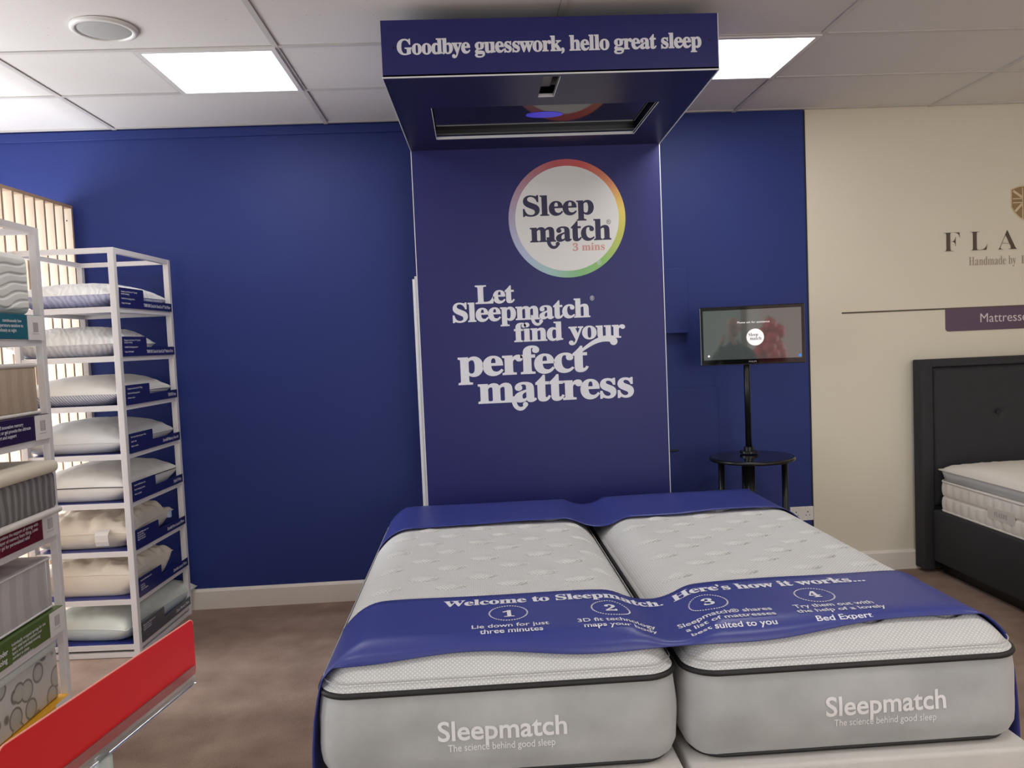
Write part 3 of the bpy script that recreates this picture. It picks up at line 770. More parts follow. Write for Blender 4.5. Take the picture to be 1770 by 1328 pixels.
# white disc with rainbow ring
def ring_mat():
    m = mat('rainbow_ring_print', (200, 200, 200), .45); nt = m.node_tree; b = nt.nodes['Principled BSDF']; L = nt.links
    tc = nt.nodes.new('ShaderNodeTexCoord'); sp = nt.nodes.new('ShaderNodeSeparateXYZ'); L.new(tc.outputs['Object'], sp.inputs[0])
    at = nt.nodes.new('ShaderNodeMath'); at.operation = 'ARCTAN2'; L.new(sp.outputs[2], at.inputs[0]); L.new(sp.outputs[0], at.inputs[1])
    mr = nt.nodes.new('ShaderNodeMapRange'); mr.inputs[1].default_value = -math.pi; mr.inputs[2].default_value = math.pi; L.new(at.outputs[0], mr.inputs[0])
    cr = nt.nodes.new('ShaderNodeValToRGB'); e = cr.color_ramp.elements
    stops = [(0, (170, 165, 190)), (.10, (175, 185, 215)), (.20, (160, 195, 190)), (.27, (130, 185, 130)), (.36, (140, 190, 105)), (.45, (190, 190, 90)), (.52, (225, 200, 95)), (.60, (222, 145, 100)), (.70, (205, 85, 85)), (.78, (190, 85, 90)), (.88, (175, 130, 145)), (1, (170, 165, 190))]
    e[0].position = 0; e[0].color = srgb(stops[0][1]); e[1].position = 1; e[1].color = srgb(stops[-1][1])
    for p, c in stops[1:-1]: k = e.new(p); k.color = srgb(c)
    L.new(mr.outputs[0], cr.inputs[0]); L.new(cr.outputs[0], b.inputs['Base Color'])
    return m
LC = Vector((0.5535, 0, 2.156)); RO = 0.3175
q = MB().cyl((0, 0, 0), RO, 0.002, 'y', 96).build('rainbow_ring', ring_mat(), t); q.location = (LC.x-0.4, PYF-0.001-4.38, LC.z)
d_ = MB().cyl((0, 0, 0), RO-0.036, 0.002, 'y', 96).build('white_disc', m_disc, t); d_.location = (LC.x-0.4, PYF-0.0022-4.38, LC.z)
yl = PYF-0.0034
on_panel('logo_lettering', 'Sleep', 0.315, 0.700, 2.176, 0.108, y=yl, m=m_navy_ink, bold=0.012, spacing=.92)
on_panel('logo_lettering', 'match', 0.348, 0.790, 2.036, 0.112, y=yl, m=m_navy_ink, bold=0.012, spacing=.92, extra=hook(0.448, 2.038, 0.060))
on_panel('logo_lettering', '3 mins', 0.577, 0.752, 1.981, 0.040, y=yl, m=m_pink_ink, bold=0.01)
on_panel('logo_lettering', '®', 0.765, 0.790, 2.118, 0.024, y=yl, m=m_navy_ink, is_serif=False, ref='R')
on_panel('logo_lettering', '®', 0.706, 0.730, 1.902, 0.024, y=yl, m=m_white_ink, is_serif=False, ref='R')
K = dict(bold=0.016, spacing=.92)
on_panel('slogan_lettering', 'Let', 0.038, 0.252, 1.717, 0.098, **K)
on_panel('slogan_lettering', 'Sleepmatch', -0.088, 0.660, 1.622, 0.102, extra=hook(0.345, 1.624, 0.055), **K)
on_panel('slogan_lettering', '®', 0.662, 0.684, 1.710, 0.024, is_serif=False, ref='R')
on_panel('slogan_lettering', 'find your', 0.239, 0.848, 1.503, 0.100, **K)
def t_swash(bm):
    pts = [(0.585+0.20*k/12, 1.425+0.075*math.sin(math.pi*0.62*k/12)) for k in range(13)]
    ribbon(bm, pts, [0.012+0.026*(k/12) for k in range(13)]); disc(bm, (pts[-1][0]-0.002, pts[-1][1]-0.012), 0.021)
on_panel('slogan_lettering', 'perfect', -0.073, 0.641, 1.328, 0.148, extra=t_swash, **K)
on_panel('slogan_lettering', 'mattress', 0.030, 0.885, 1.177, 0.150, extra=hook(0.225, 1.180, 0.075), **K)

# white boards stored on edge beside the panel
o = MB().box(-0.3005, 0.15, 4.475, 4.484, 0, 1.868, .001).build('foam_board', m_edge); origin_to(o, (-0.08, 4.48, 0))
tag(o, 'tall white board on edge beside the stand, the slightly shorter, further left one', 'board', 'white boards beside the stand')
o = MB().box(-0.288, 0.15, 4.463, 4.473, 0, 1.882, .001).build('foam_board', m_edge); origin_to(o, (-0.07, 4.468, 0))
tag(o, 'tall white board on edge beside the stand, the slightly taller, nearer one', 'board', 'white boards beside the stand')

# fittings on the blue wall right of the panel
o = MB().box(1.00, 1.305, 4.775, 4.819, 1.512, 1.897, .003).build('wall_box', m_blue); origin_to(o, (1.15, 4.8, 1.51))
tag(o, 'shallow blue-painted box on the wall left of the monitor', 'wall box')
t2 = empty('access_panel', (1.25, 4.815, 0.13), 'blue-painted access panel on the wall below and left of the monitor', 'access panel')
MB().box(-0.27, 0.225, -0.018, 0, 0, 1.055, .002).build('door', m_blue, t2)
MB().tube([(-0.10, -0.035, .68), (-0.05, -0.035, .68), (-0.03, -0.035, .68)], .006, 8).cyl((-0.10, -0.026, .68), .012, .018, 'y', 16).build('handle', m_black, t2)

# ------------------------------------------------------------------ monitor, its pole, side table
TV = Vector((1.545, 4.385, 1.485)); TH = math.radians(17.6)
t = empty('monitor', TV, 'black flat screen monitor showing a grey start page on a pole', 'monitor', None, -TH)
TW, THH = .552, .322
MB().box(-TW/2, TW/2, -0.012, 0.028, -THH/2, THH/2, .004, 3).build('casing', m_blackgloss, t)
m_scr = mat('lit_screen', (10, 12, 12), 0.04, spec=0.9, coat=1.0, emit=(66, 72, 70), estr=1.0)
m_scr.node_tree.nodes['Principled BSDF'].inputs['Coat IOR'].default_value = 2.6
sx0, sx1, sz0, sz1 = -TW/2+.018, TW/2-.018, -THH/2+.030, THH/2-.020
scr = MB().box(sx0, sx1, -0.0128, -0.011, sz0, sz1).build('screen', m_scr, t)
m_lit = mat('screen_white', (210, 205, 205), .3, emit=(225, 222, 220), estr=0.6)
MB().cyl((0.018, -0.0134, -0.012), .046, .001, 'y', 48).build('logo_disc', m_lit, scr)
MXs = lambda y: Matrix.Translation((0, y, 0)) @ Matrix.Rotation(math.pi/2, 4, 'X')
text_obj('logo_lettering', 'Sleep', m_navy_ink, scr, -0.017, 0.032, -0.006, .017, MXs(-.0142), is_serif=True)
text_obj('logo_lettering', 'match', m_navy_ink, scr, -0.010, 0.050, -0.027, .017, MXs(-.0142), is_serif=True)
text_obj('screen_message', 'Please ask for assistance', m_lit, scr, -0.075, 0.095, .066, .010, MXs(-.0134))
MB().cyl((-TW/2+.045, -.0134, -THH/2+.052), .006, .001, 'y', 20).build('pin_icon', m_lit, scr)
MB().box(TW/2-.035, TW/2-.022, -.0136, -.0128, -THH/2+.036, -THH/2+.049, .0).build('app_icon', mat('blue_icon', (30, 90, 170), .3, emit=(60, 130, 210), estr=.7), scr)
text_obj('maker_name', 'PHILIPS', m_grey_bits, t, -0.018, .022, -THH/2+.012, .008, MXs(-.0124))
MB().box(-.06, .06, .028, .05, -.08, .04, .004).build('mount_plate', m_black, t)
t = empty('monitor_stand', (1.512, 4.34, 0.828), 'black pole stand carrying the monitor, on the round side table', 'stand')
PYO = 0.088
MB().cyl((0.015, PYO, 0.36), .017, .71, seg=24).build('pole', m_metal_dark, t, True)
MB().cyl((0.015, PYO, 0.006), .05, .012, seg=32).cyl((0.015, PYO, .02), .026, .03, seg=24).build('flange', m_metal_dark, t)
MB().box(-.04, .07, PYO-.012, PYO+.012, .60, .69, .003).build('bracket', m_black, t)
t = empty('side_table', (1.512, 4.34, 0), 'round black side table with straight legs behind the right-hand bed', 'table')
MB().cyl((0, 0, .815), .215, .014, seg=64).build('table_top', m_smoked, t)
rr = MB().tube([(.219*math.cos(2*math.pi*k/48), .219*math.sin(2*math.pi*k/48), .812) for k in range(48)], .010, 8, True); rr.build('rim', m_metal_dark, t, True)
for k, (x, y) in enumerate(((-.165, .02), (.190, .02), (-.03, -.06), (.02, .18))):
    r = .024 if k == 2 else .017
    MB().cyl((x, y, .404), r, .808, seg=20).build('leg', m_metal_dark, t, True)

# double socket
t = empty('power_socket', (1.978, 4.819, .378), 'white double power socket low on the blue wall beside the bed', 'socket')
MB().box(-.073, .073, -.009, 0, -.043, .043, .003).build('plate', m_plastic_w, t)
q = MB()
for x in (-.036, .036):
    q.box(x-.003, x+.003, -.0098, -.0088, .006, .014); q.box(x-.014, x-.008, -.0098, -.0088, -.012, -.008); q.box(x+.008, x+.014, -.0098, -.0088, -.012, -.008)
q.build('pin_hole', m_black, t)
for x in (-.052, .052): MB().box(x-.005, x+.005, -.013, -.009, .016, .030, .001).build('switch', m_plastic_w, t)

# ------------------------------------------------------------------ the two test beds
ML = [(-0.440, 0.512), (0.545, 1.470)]
MY0, MY1 = 2.095, 4.0
ZP, ZT, ZB = 0.602, 0.700, 0.354
def top_fn(u, v, w, d):
    """height of the mattress top above the piping, u/v measured from the near-left corner"""
    e = min(u, w-u, v, d-v)
    # rounded corner: distance to a rounded rectangle
    r = 0.10
    du = min(u, w-u); dv = min(v, d-v)
    if du < r and dv < r: e = r - math.hypot(r-du, r-dv)
    e = max(e, 0); k = min(e/0.15, 1)
    return (1-(1-k)**2.4)
def tufts(w, d, rng):
    L = []; row = 0; y = 0.10
    while y < d-0.05:
        x = 0.12 + (0.11 if row % 2 else 0)
        while x < w-0.05:
            L.append((x+rng.uniform(-.012, .012), y+rng.uniform(-.01, .01))); x += 0.215
        y += 0.118; row += 1
    return L
TEXTS = [('left', ML[0], (-0.131, 0.210), (-0.106, 0.177)), ('right', ML[1], (0.907, 1.241), (0.93, 1.212))]
for bi, (side, (x0, x1), tx, sx_) in enumerate(TEXTS):
    w = x1-x0; d = MY1-MY0; rng = random.Random(bi+5)
    t = empty('mattress', ((x0+x1)/2, (MY0+MY1)/2, ZB), side+'-hand test mattress with white dotted quilted top and grey velvet border', 'mattress', 'pair of test mattresses')
    ox, oy = (x0+x1)/2, (MY0+MY1)/2
    TU = tufts(w, d, rng)
    m = MB(); bm = m.bm; nx, ny = 180, 350; g = {}; lay = bm.verts.layers.float.new('stitch_shade')
    buckets = {}
    for (a, b) in TU: buckets.setdefault((int(a/.12), int(b/.12)), []).append((a, b))
    for i in range(nx+1):
        for j in range(ny+1):
            # concentrate samples evenly; map the square's rim onto a rounded rectangle
            u = w*i/nx; v = d*j/ny; r = 0.085
            pu, pv = u, v
            cu = r if u < r else (w-r if u > w-r else None); cv = r if v < r else (d-r if v > d-r else None)
            if cu is not None and cv is not None:
                a, b = u-cu, v-cv; M_ = max(abs(a), abs(b))
                if M_ > 1e-9:
                    h_ = math.hypot(a, b); pu = cu+a/h_*M_; pv = cv+b/h_*M_
            k = top_fn(pu, pv, w, d)
            z = (ZT-ZP-0.012)*k
            dip = 0.0; stt = 0.0
            bi_, bj_ = int(pu/.12), int(pv/.12)
            for aa in (-1, 0, 1):
                for bb in (-1, 0, 1):
                    for (cx_, cy_) in buckets.get((bi_+aa, bj_+bb), ()):
                        ax, ay = pu-cx_, (pv-cy_)
                        if abs(ax) > .09 or abs(ay) > .07: continue
                        # crescent stitch bulging towards the foot, deepest at its right end
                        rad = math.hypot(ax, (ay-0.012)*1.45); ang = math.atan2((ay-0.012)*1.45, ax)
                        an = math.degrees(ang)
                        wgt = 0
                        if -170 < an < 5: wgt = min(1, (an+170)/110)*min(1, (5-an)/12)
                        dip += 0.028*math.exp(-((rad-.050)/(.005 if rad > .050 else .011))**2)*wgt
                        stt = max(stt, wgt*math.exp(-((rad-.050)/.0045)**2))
                        dip -= 0.007*math.exp(-(rad/.033)**2)
            z += (fbm(pu, pv, bi, 7)*.0035 - dip)*min(1, k*1.2)
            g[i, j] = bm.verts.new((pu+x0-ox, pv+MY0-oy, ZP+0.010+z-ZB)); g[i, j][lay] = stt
    for i in range(nx):
        for j in range(ny): bm.faces.new((g[i, j], g[i+1, j], g[i+1, j+1], g[i, j+1]))
    rim = [g[i, 0] for i in range(nx)]+[g[nx, j] for j in range(ny)]+[g[i, ny] for i in range(nx, 0, -1)]+[g[0, j] for j in range(ny, 0, -1)]
    low = [bm.verts.new((v.co.x*1.0, v.co.y*1.0, ZP-0.004-ZB)) for v in rim]; n = len(rim)
    mid = [bm.verts.new((v.co.x*(1+.004/(w/2)), v.co.y*(1+.004/(d/2)), ZP+.004-ZB)) for v in rim]
    for k in range(n):
        bm.faces.new((rim[k], mid[k], mid[(k+1) % n], rim[(k+1) % n])); bm.faces.new((mid[k], low[k], low[(k+1) % n], mid[(k+1) % n]))
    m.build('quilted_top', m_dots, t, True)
    # seam stitched just above the piping
    per = [(v.co.x, v.co.y) for v in []]
    rr_ = round_rect(w, d, .085, 12)
    MB().tube([(a, b, ZP+.0265-ZB) for a, b in round_rect(w-.006, d-.006, .083, 12)], .0016, 6, True).build('stitched_seam', mat('seam_thread_'+side, (176, 176, 176), .8), t, True)
    # grey border, softly bulged
    m = MB(); bm = m.bm; rings = []
    hB = ZP-ZB
    R_ = []
    for (a, b) in rr_: R_.append((a, b))
    # densify straight runs
    dense = []
    for k in range(len(R_)):
        a, b = Vector(R_[k]), Vector(R_[(k+1) % len(R_)]); L_ = (b-a).length; c = max(1, int(L_/.03))
        for q_ in range(c): dense.append(a.lerp(b, q_/c))
    nz = 10
    for j in range(nz+1):
        s = j/nz; bul = .014*math.sin(math.pi*min(1, s*1.0))**.7 if 0 < s < 1 else 0
        zz = s*hB
        ins = -0.030*(1-min(1, s/.22))**2
        ring = []
        for p in dense:
            nrm = Vector((p.x/(w/2), p.y/(d/2)));
            nrm = Vector((max(0, abs(nrm.x)-.85)*math.copysign(1, nrm.x), max(0, abs(nrm.y)-.92)*math.copysign(1, nrm.y)))
            if nrm.length < 1e-6: nrm = Vector((p.x, 0)) if abs(p.x)/(w/2) > abs(p.y)/(d/2) else Vector((0, p.y))
            nrm.normalize(); off = bul+ins+fbm(p.x, p.y, zz*2+bi*9, 6)*.006*math.sin(math.pi*s)
            ring.append(bm.verts.new((p.x+nrm.x*off, p.y+nrm.y*off, zz)))
        rings.append(ring)
    n = len(dense)
    for A, B in zip(rings, rings[1:]):
        for k in range(n): bm.faces.new((A[k], A[(k+1) % n], B[(k+1) % n], B[k]))
    bm.faces.new(rings[0][::-1])
    bo_ = m.build('border', m_velvet, t, True)
    bvh = BVHTree.FromPolygons([v.co.copy() for v in bo_.data.vertices], [tuple(p.vertices) for p in bo_.data.polygons])
    MB().tube([(a, b, ZP-.003-ZB) for a, b in round_rect(w+.010, d+.010, .09, 12)], .0085, 8, True).build('piping', m_pipe, t, True)
    MB().tube([(a, b, .008) for a, b in round_rect(w-.040, d-.040, .08, 12)], .007, 8, True).build('piping', m_pipe, t, True)
    m_lt = MATS.get('silver_embroidery') or mat('silver_embroidery', (232, 232, 232), .55)
    def MM(c):
        h = bvh.ray_cast(Vector((c.x-ox, -3, c.y-ZB)), Vector((0, 1, 0)))[0]
        return h - Vector((0, .0018, 0))
    text_obj('name_lettering', 'Sleepmatch', m_lt, t, tx[0], tx[1], .468, .052, MM, bold=.018, dense=3, slope=-.004 if bi == 0 else .004)
    text_obj('strapline_lettering', 'The science behind good sleep', m_lt, t, sx_[0], sx_[1], .438, .019, MM, bold=.008, dense=2)
    # divan base
    tb = empty('divan', (ox, oy, 0), 'pale grey divan base under the '+side+'-hand test mattress', 'bed base', 'pair of divan bases')
    bw = (w+.016)/2; c = oy
    bx = -bw if bi == 0 else -bw+0.002
    MB().box(-bw, bw, -d/2-.035, d/2-.0, .06, ZB-.001, .012, 3).build('body', m_base, tb, True)
    for (a, b) in ((-bw+.07, -d/2+.05), (bw-.07, -d/2+.05), (-bw+.07, d/2-.07), (bw-.07, d/2-.07)):
        MB().cyl((a, b, .03), .022, .06, seg=16).build('foot', m_black, tb)

# ------------------------------------------------------------------ blue runners
def mat_top(x):
    """mattress surface height under the runner, at x (mid-length)"""
    for (a, b) in ML:
        if a <= x <= b:
            k = min(min(x-a, b-x)/.15, 1); return ZP+.010+(ZT-ZP-.012)*(1-(1-k)**2.4)
    return ZP
def runner(name, label, y0, y1, sagd, texts=None, lift=0.004, tail=(0.15, 0.2), hump=0.0, belly=0.0):
    t = empty(name, (0.5, (y0+y1)/2, ZT), label, 'bed runner', 'blue bed runners')
    oc = Vector((0.5, (y0+y1)/2, ZT))
    # path across the beds
    P = []
    xl, xr = ML[0][0], ML[1][1]
    for z in (tail[0], tail[0]+.1, .38, .48, .56): P.append((xl-.034+(.012 if z > .5 else 0)-(.004 if z < .3 else 0), z))
    P += [(xl-.014, .605), (xl+.004, .634)]
    n = 110
    for k in range(n+1):
        x = xl+.02+(xr-xl-.04)*k/n
        base = mat_top(x)+lift+.006
        sg = ZT+lift-sagd*math.exp(-((x-.53)/.125)**2)
        z = max(base, sg) if xl+.25 < x < xr-.25 else base
        z += hump*(math.sin((x-.1)*7.2))*min(1, max(0, (x-xl)/.3))*min(1, max(0, (xr-x)/.3))
        P.append((x, z))
    P += [(xr-.004, .634), (xr+.014, .605)]
    for z in (.56, .48, .38, tail[1]+.1, tail[1]): P.append((xr+.034-(.012 if z > .5 else 0)+(.004 if z < .3 else 0), z))
    # relax
    for _ in range(6):
        P = [P[0]]+[((a[0]+2*b[0]+c[0])/4, max((a[1]+2*b[1]+c[1])/4, 0)) for a, b, c in zip(P, P[1:], P[2:])]+[P[-1]]
    P = [(a, max(b, mat_top(a)+.009) if xl < a < xr else b) for a, b in P]
    m = MB(); bm = m.bm; ny = 14; g = {}
    def yskew(x): return .012*(x-.5)
    def cap_z(y):
        k = min(1, max(0, (y-MY0)/.15)); k2 = min(1, max(0, (MY1+.03-y)/.12))
        return ZT+.013-(ZT-ZP-.012)*((1-k)**2.4) - .016*(1-k2)**2
    def edge_wob(x, s): return .008*math.sin(x*5+s)+.005*math.sin(x*11+s*2)
    for i, (x, z) in enumerate(P):
        for j in range(ny+1):
            s = j/ny; yn = y0+edge_wob(x, 1)-belly*math.exp(-((x-.38)/.42)**2); y = yn+(y1+edge_wob(x, 2.4)-yn)*s
            y += yskew(x); curl = 0.003*(abs(2*s-1)**6)
            g[i, j] = bm.verts.new(Vector((x, y, (min(z, cap_z(y)) if xl < x < xr else z)+curl))-oc)
    for i in range(len(P)-1):
        for j in range(ny): bm.faces.new((g[i, j], g[i+1, j], g[i+1, j+1], g[i, j+1]))
    o = m.build('band', m_runner, t, True); md = o.modifiers.new('thick', 'SOLIDIFY'); md.thickness = .003; md.offset = 0
    def zat(x):
        for a, b in zip(P, P[1:]):
            if a[0] <= x <= b[0] and b[0] > a[0]: return a[1]+(b[1]-a[1])*(x-a[0])/(b[0]-a[0])
        return ZT
    return t, oc, (lambda x, y: min(zat(x), cap_z(y)))
head, _, _ = runner('bed_runner', 'plain blue vinyl runner across the head of both test mattresses', 3.53, 4.04, .040, lift=.006, tail=(.42, .42), hump=.006)
foot, oc, zat = runner('bed_runner', 'blue vinyl runner with white printed instructions across the foot of both test mattresses', 2.146, 2.520, .037, tail=(.12, .15), belly=.024)
def on_runner(name, s, x0, x1, y, cap, ser=False, **k):
    def mp(c):
        y = c.y+.012*(c.x-.5)
        return Vector((c.x, y, zat(c.x, y)+.0030+c.z))-oc
    # densify is not needed: glyphs are small against the sag
    return text_obj(name, s, m_white_ink, foot, x0, x1, y, cap, mp, is_serif=ser, dense=2, **k)
Z = dict(ser=True, bold=.014, spacing=.95)
on_runner('heading_lettering', 'Welcome to Sleepmatch.', -0.118, 0.560, 2.437, .052, **Z)
on_runner('heading_lettering', "Here's how it works...", 0.592, 1.205, 2.437, .052, **Z)
for k, (cx_, r) in enumerate(((.076, .056), (.379, .056), (.672, .056), (.995, .056))):
    q = MB(); cy_ = 2.343
    for a_ in range(44):
        an = 2*math.pi*a_/44; px, py = cx_+r*math.cos(an), cy_+.062*math.sin(an)
        if a_ % 1 == 0:
            vs = [q.bm.verts.new(Vector((px+.0028*math.cos(b_), py+.0034*math.sin(b_), zat(px, py)+.0030))-oc) for b_ in (0, .785, 1.57, 2.36, 3.14, 3.93, 4.71, 5.5)]
            q.bm.faces.new(vs)
    q.build('dotted_ring', m_white_ink, foot)
    on_runner('step_number', str(k+1), cx_-.017, cx_+.017, cy_-.026, .054, ser=True, ref=serif('1'), bold=.01)
B2 = dict(bold=.012)
on_runner('step_lettering', 'Lie down for just', -0.032, 0.186, 2.234, .027, **B2)
on_runner('step_lettering', 'three minutes', -0.010, 0.166, 2.196, .024, **B2)
on_runner('step_lettering', '3D fit technology', 0.268, 0.490, 2.234, .027, **B2)
on_runner('step_lettering', 'maps your body', 0.281, 0.486, 2.196, .024, **B2)
on_runner('step_lettering', 'Sleepmatch® shares', 0.555, 0.828, 2.234, .027, **B2)
on_runner('step_lettering', 'a list of mattresses', 0.568, 0.826, 2.196, .024, **B2)
on_runner('step_lettering', 'best suited to you', 0.574, 0.815, 2.160, .018, **B2)
on_runner('step_lettering', 'Try them out with', 0.895, 1.128, 2.234, .027, **B2)
on_runner('step_lettering', 'the help of a lovely', 0.888, 1.145, 2.196, .024, **B2)
on_runner('step_lettering', 'Bed Expert', 0.928, 1.088, 2.160, .018, **B2)

# ------------------------------------------------------------------ bed at the right
t = empty('divan_bed', (3.45, 3.7, 0), 'charcoal fabric divan bed with tall buttoned headboard against the white wall', 'bed')
class RB(MB):
    def build(s, name, m, parent=None, smooth=False):
        for v in s.bm.verts: v.co -= Vector((3.45, 3.7, 0))
        return MB.build(s, name, m, parent, smooth)
HX0, HX1 = 2.68, 4.24
q = RB(); q.box(HX0, HX1, 4.735, 4.80, 0.02, 1.29, .008, 3)
q.box(HX0, HX0+.07, 4.70, 4.74, .02, 1.29, .008, 3).box(HX1-.07, HX1, 4.70, 4.74, .02, 1.29, .008, 3).box(HX0+.06, HX1-.06, 4.702, 4.74, 1.245, 1.2885, .006, 3)
smooth_auto(q.build('headboard', m_char, t), 30)
m = MB(); bm = m.bm; g = {}; nx, nz = 120, 80; px0, px1, pz0, pz1 = HX0+.07, HX1-.07, .40, 1.245
bt = [(3.16+.36*k, z) for k in range(3) for z in (.955,)] + [(3.16, .62), (3.52, .62), (3.88, .62)]
for i in range(nx+1):
    for j in range(nz+1):
        x = px0+(px1-px0)*i/nx; z = pz0+(pz1-pz0)*j/nz
        e = min(1, min(i, nx-i)/6, min(j, nz-j)/6); k = math.sqrt(1-(1-e)**2)
        y = 4.735-.030*k
        for (a, b) in bt:
            r = math.hypot(x-a, z-b); y += .020*math.exp(-(r/.022)**2)+.006*math.exp(-((z-b)/.012)**2)*math.exp(-(abs(x-a)/.06)**2)
        g[i, j] = bm.verts.new((x-3.45, y-3.7, z))
for i in range(nx):
    for j in range(nz): bm.faces.new((g[i, j], g[i+1, j], g[i+1, j+1], g[i, j+1]))
m.build('headboard_cushion', m_char, t, True)
q = RB()
for (a, b) in bt: q.sphere((a, 4.718, b), .012, (1, .5, 1), 16)
q.build('button', m_char, t, True)
RB().box(2.735, 4.19, 2.85, 4.70, .075, .388, .012, 3).build('divan_base', m_char, t, True)
RB().box(2.80, 4.12, 2.95, 4.70, 0.0, .075).build('plinth', m_black, t)
# its mattress
t = empty('mattress', (3.46, 3.77, .39), 'cream tufted mattress with woven label on the charcoal divan bed', 'mattress')
m = MB(); bm = m.bm; w, d, h = 1.39, 1.80, .178
dense = []
R_ = round_rect(w, d, .06, 8)
for k in range(len(R_)):
    a, b = Vector(R_[k]), Vector(R_[(k+1) % len(R_)]); L_ = (b-a).length; c = max(1, int(L_/.0125))
    for q_ in range(c): dense.append(a.lerp(b, q_/c))
rings = []; nzz = 24
per = 0; acc = [0]
for k in range(len(dense)): per += (dense[(k+1) % len(dense)]-dense[k]).length; acc.append(per)
for j in range(nzz+1):
    s = j/nzz; ring = []
    for k, p in enumerate(dense):
        cell = abs(math.sin(math.pi*acc[k]/.073)); rows2 = abs(math.sin(math.pi*(s*2+.0)))
        off = .013*(cell**.45)*(rows2**.4)
        if s in (0, 1): off = -.002
        nrm = Vector((max(0, abs(p.x)-(w/2-.06))*math.copysign(1, p.x), max(0, abs(p.y)-(d/2-.06))*math.copysign(1, p.y))).normalized()
        ring.append(bm.verts.new((p.x+nrm.x*off, p.y+nrm.y*off, s*h)))
    rings.append(ring)
n = len(dense)
for A, B in zip(rings, rings[1:]):
    for k in range(n): bm.faces.new((A[k], A[(k+1) % n], B[(k+1) % n], B[k]))
bm.faces.new(rings[0][::-1]); bm.faces.new(rings[-1])
m.build('border', m_cream_t, t, True)
for z in (.004, h): MB().tube([(a, b, z) for a, b in round_rect(w+.012, d+.012, .064, 10)], .006, 8, True).build('piping', m_cream_t, t, True)
MB().box(-w/2-.0125, -w/2-.009, .215, .435, .055, .118, .001).build('woven_label', mat('woven_label_cloth', (205, 198, 190), .8), t)
LX = Matrix.Translation((-w/2-.0128, 0, 0)) @ Matrix.Rotation(-math.pi/2, 4, 'Z') @ Matrix.Rotation(math.pi/2, 4, 'X')
text_obj('label_lettering', 'FLAXBY', mat('label_grey_thread', (150, 142, 136), .8), t, -.38, -.27, .075, .024, LX, is_serif=True, ref=serif('F'))
# soft topper
t = empty('mattress_topper', (3.475, 3.77, .572), 'plump white mattress topper lying on the cream tufted mattress', 'mattress topper')
m, ring = pillow_mesh(1.44, 1.78, .125, 4.4, pinch=.02, wr=.004, wscale=3, n=60, seam=.50, flat=.35, box=1, ep=9)
for v in m.bm.verts:
    e = max(abs(v.co.x)/.71, abs(v.co.y)/.88)
m.build('cushion', [mat('topper_white', (226, 219, 210), .8, bump=.1, bscale=12), mat('topper_side_grey', (196, 196, 198), .75)], t, True)
MB().tube(ring, .005, 6, True).build('piping', m_cream_t, t, True)

# ------------------------------------------------------------------ writing on the white wall
WM = wall_mtx(WALL-.0006)
m_brown = mat('bronze_brown_letters', (84, 72, 60), .6); m_tan = mat('tan_letters', (166, 152, 134), .6)
t = empty('wall_lettering', (3.13, WALL, 1.94), 'large brown spaced capital letters on the white wall above the headboard', 'wall lettering')
off = Matrix.Translation((-3.13, -WALL, -1.94))
for ch, a, b in (('F', 2.899, 2.999), ('L', 3.066, 3.172), ('A', 3.236, 3.360)):
    o = text_obj('letter', ch, m_brown, t, a, b, 1.937, .116, off @ WM, is_serif=True, bold=-.018, ref=serif('F'), thick=.003)
t = empty('wall_lettering', (3.23, WALL, 1.85), 'small tan words under the large brown letters on the white wall', 'wall lettering')
text_obj('words', 'Handmade by', m_tan, t, 3.055, 3.352, 1.848, .052, Matrix.Translation((-3.23, -WALL, -1.85)) @ WM, is_serif=True, bold=-.012, thick=.0015)
text_obj('words', 'H', m_tan, t, 3.384, 3.43, 1.848, .048, Matrix.Translation((-3.23, -WALL, -1.85)) @ WM, is_serif=True, bold=-.012, thick=.0015, ref=serif('H'))
# shield crest
t = empty('wall_crest', (3.418, WALL, 2.22), 'gold and cream shield crest with crossed bars on the white wall, at right edge', 'crest')
m_gold = mat('old_gold', (146, 122, 84), .5); m_palegold = mat('pale_gold', (214, 194, 160), .5)
sh_ = [(-.096, .082), (-.05, .098), (0, .102), (.05, .098), (.096, .082), (.096, -.03), (.075, -.065), (.04, -.098), (0, -.118), (-.04, -.098), (-.075, -.065), (-.096, -.03)]
MB().prism([(a*1.0, b) for a, b in sh_], 'y', -.002, 0).build('shield_rim', m_palegold, t)
MB().prism([(a*.93, b*.93) for a, b in sh_], 'y', -.003, -.001).build('shield_field', m_gold, t)
q = MB()
def bar(x0, z0, x1, z1, wd):
    dx, dz = x1-x0, z1-z0; L_ = math.hypot(dx, dz); nx_, nz_ = -dz/L_*wd/2, dx/L_*wd/2
    q.prism([(x0+nx_, z0+nz_), (x1+nx_, z1+nz_), (x1-nx_, z1-nz_), (x0-nx_, z0-nz_)], 'y', -.0042, -.003)
for sx in (-1, 1):
    bar(sx*.022, -.100, sx*.022, .088, .006)
    bar(sx*.022, .022, sx*.084, .022, .006); bar(sx*.022, -.002, sx*.084, -.002, .006)
    bar(sx*.082, .070, sx*.026, .030, .014); bar(sx*.070, -.055, sx*.026, -.010, .014)
q.build('crossed_bars', m_palegold, t)
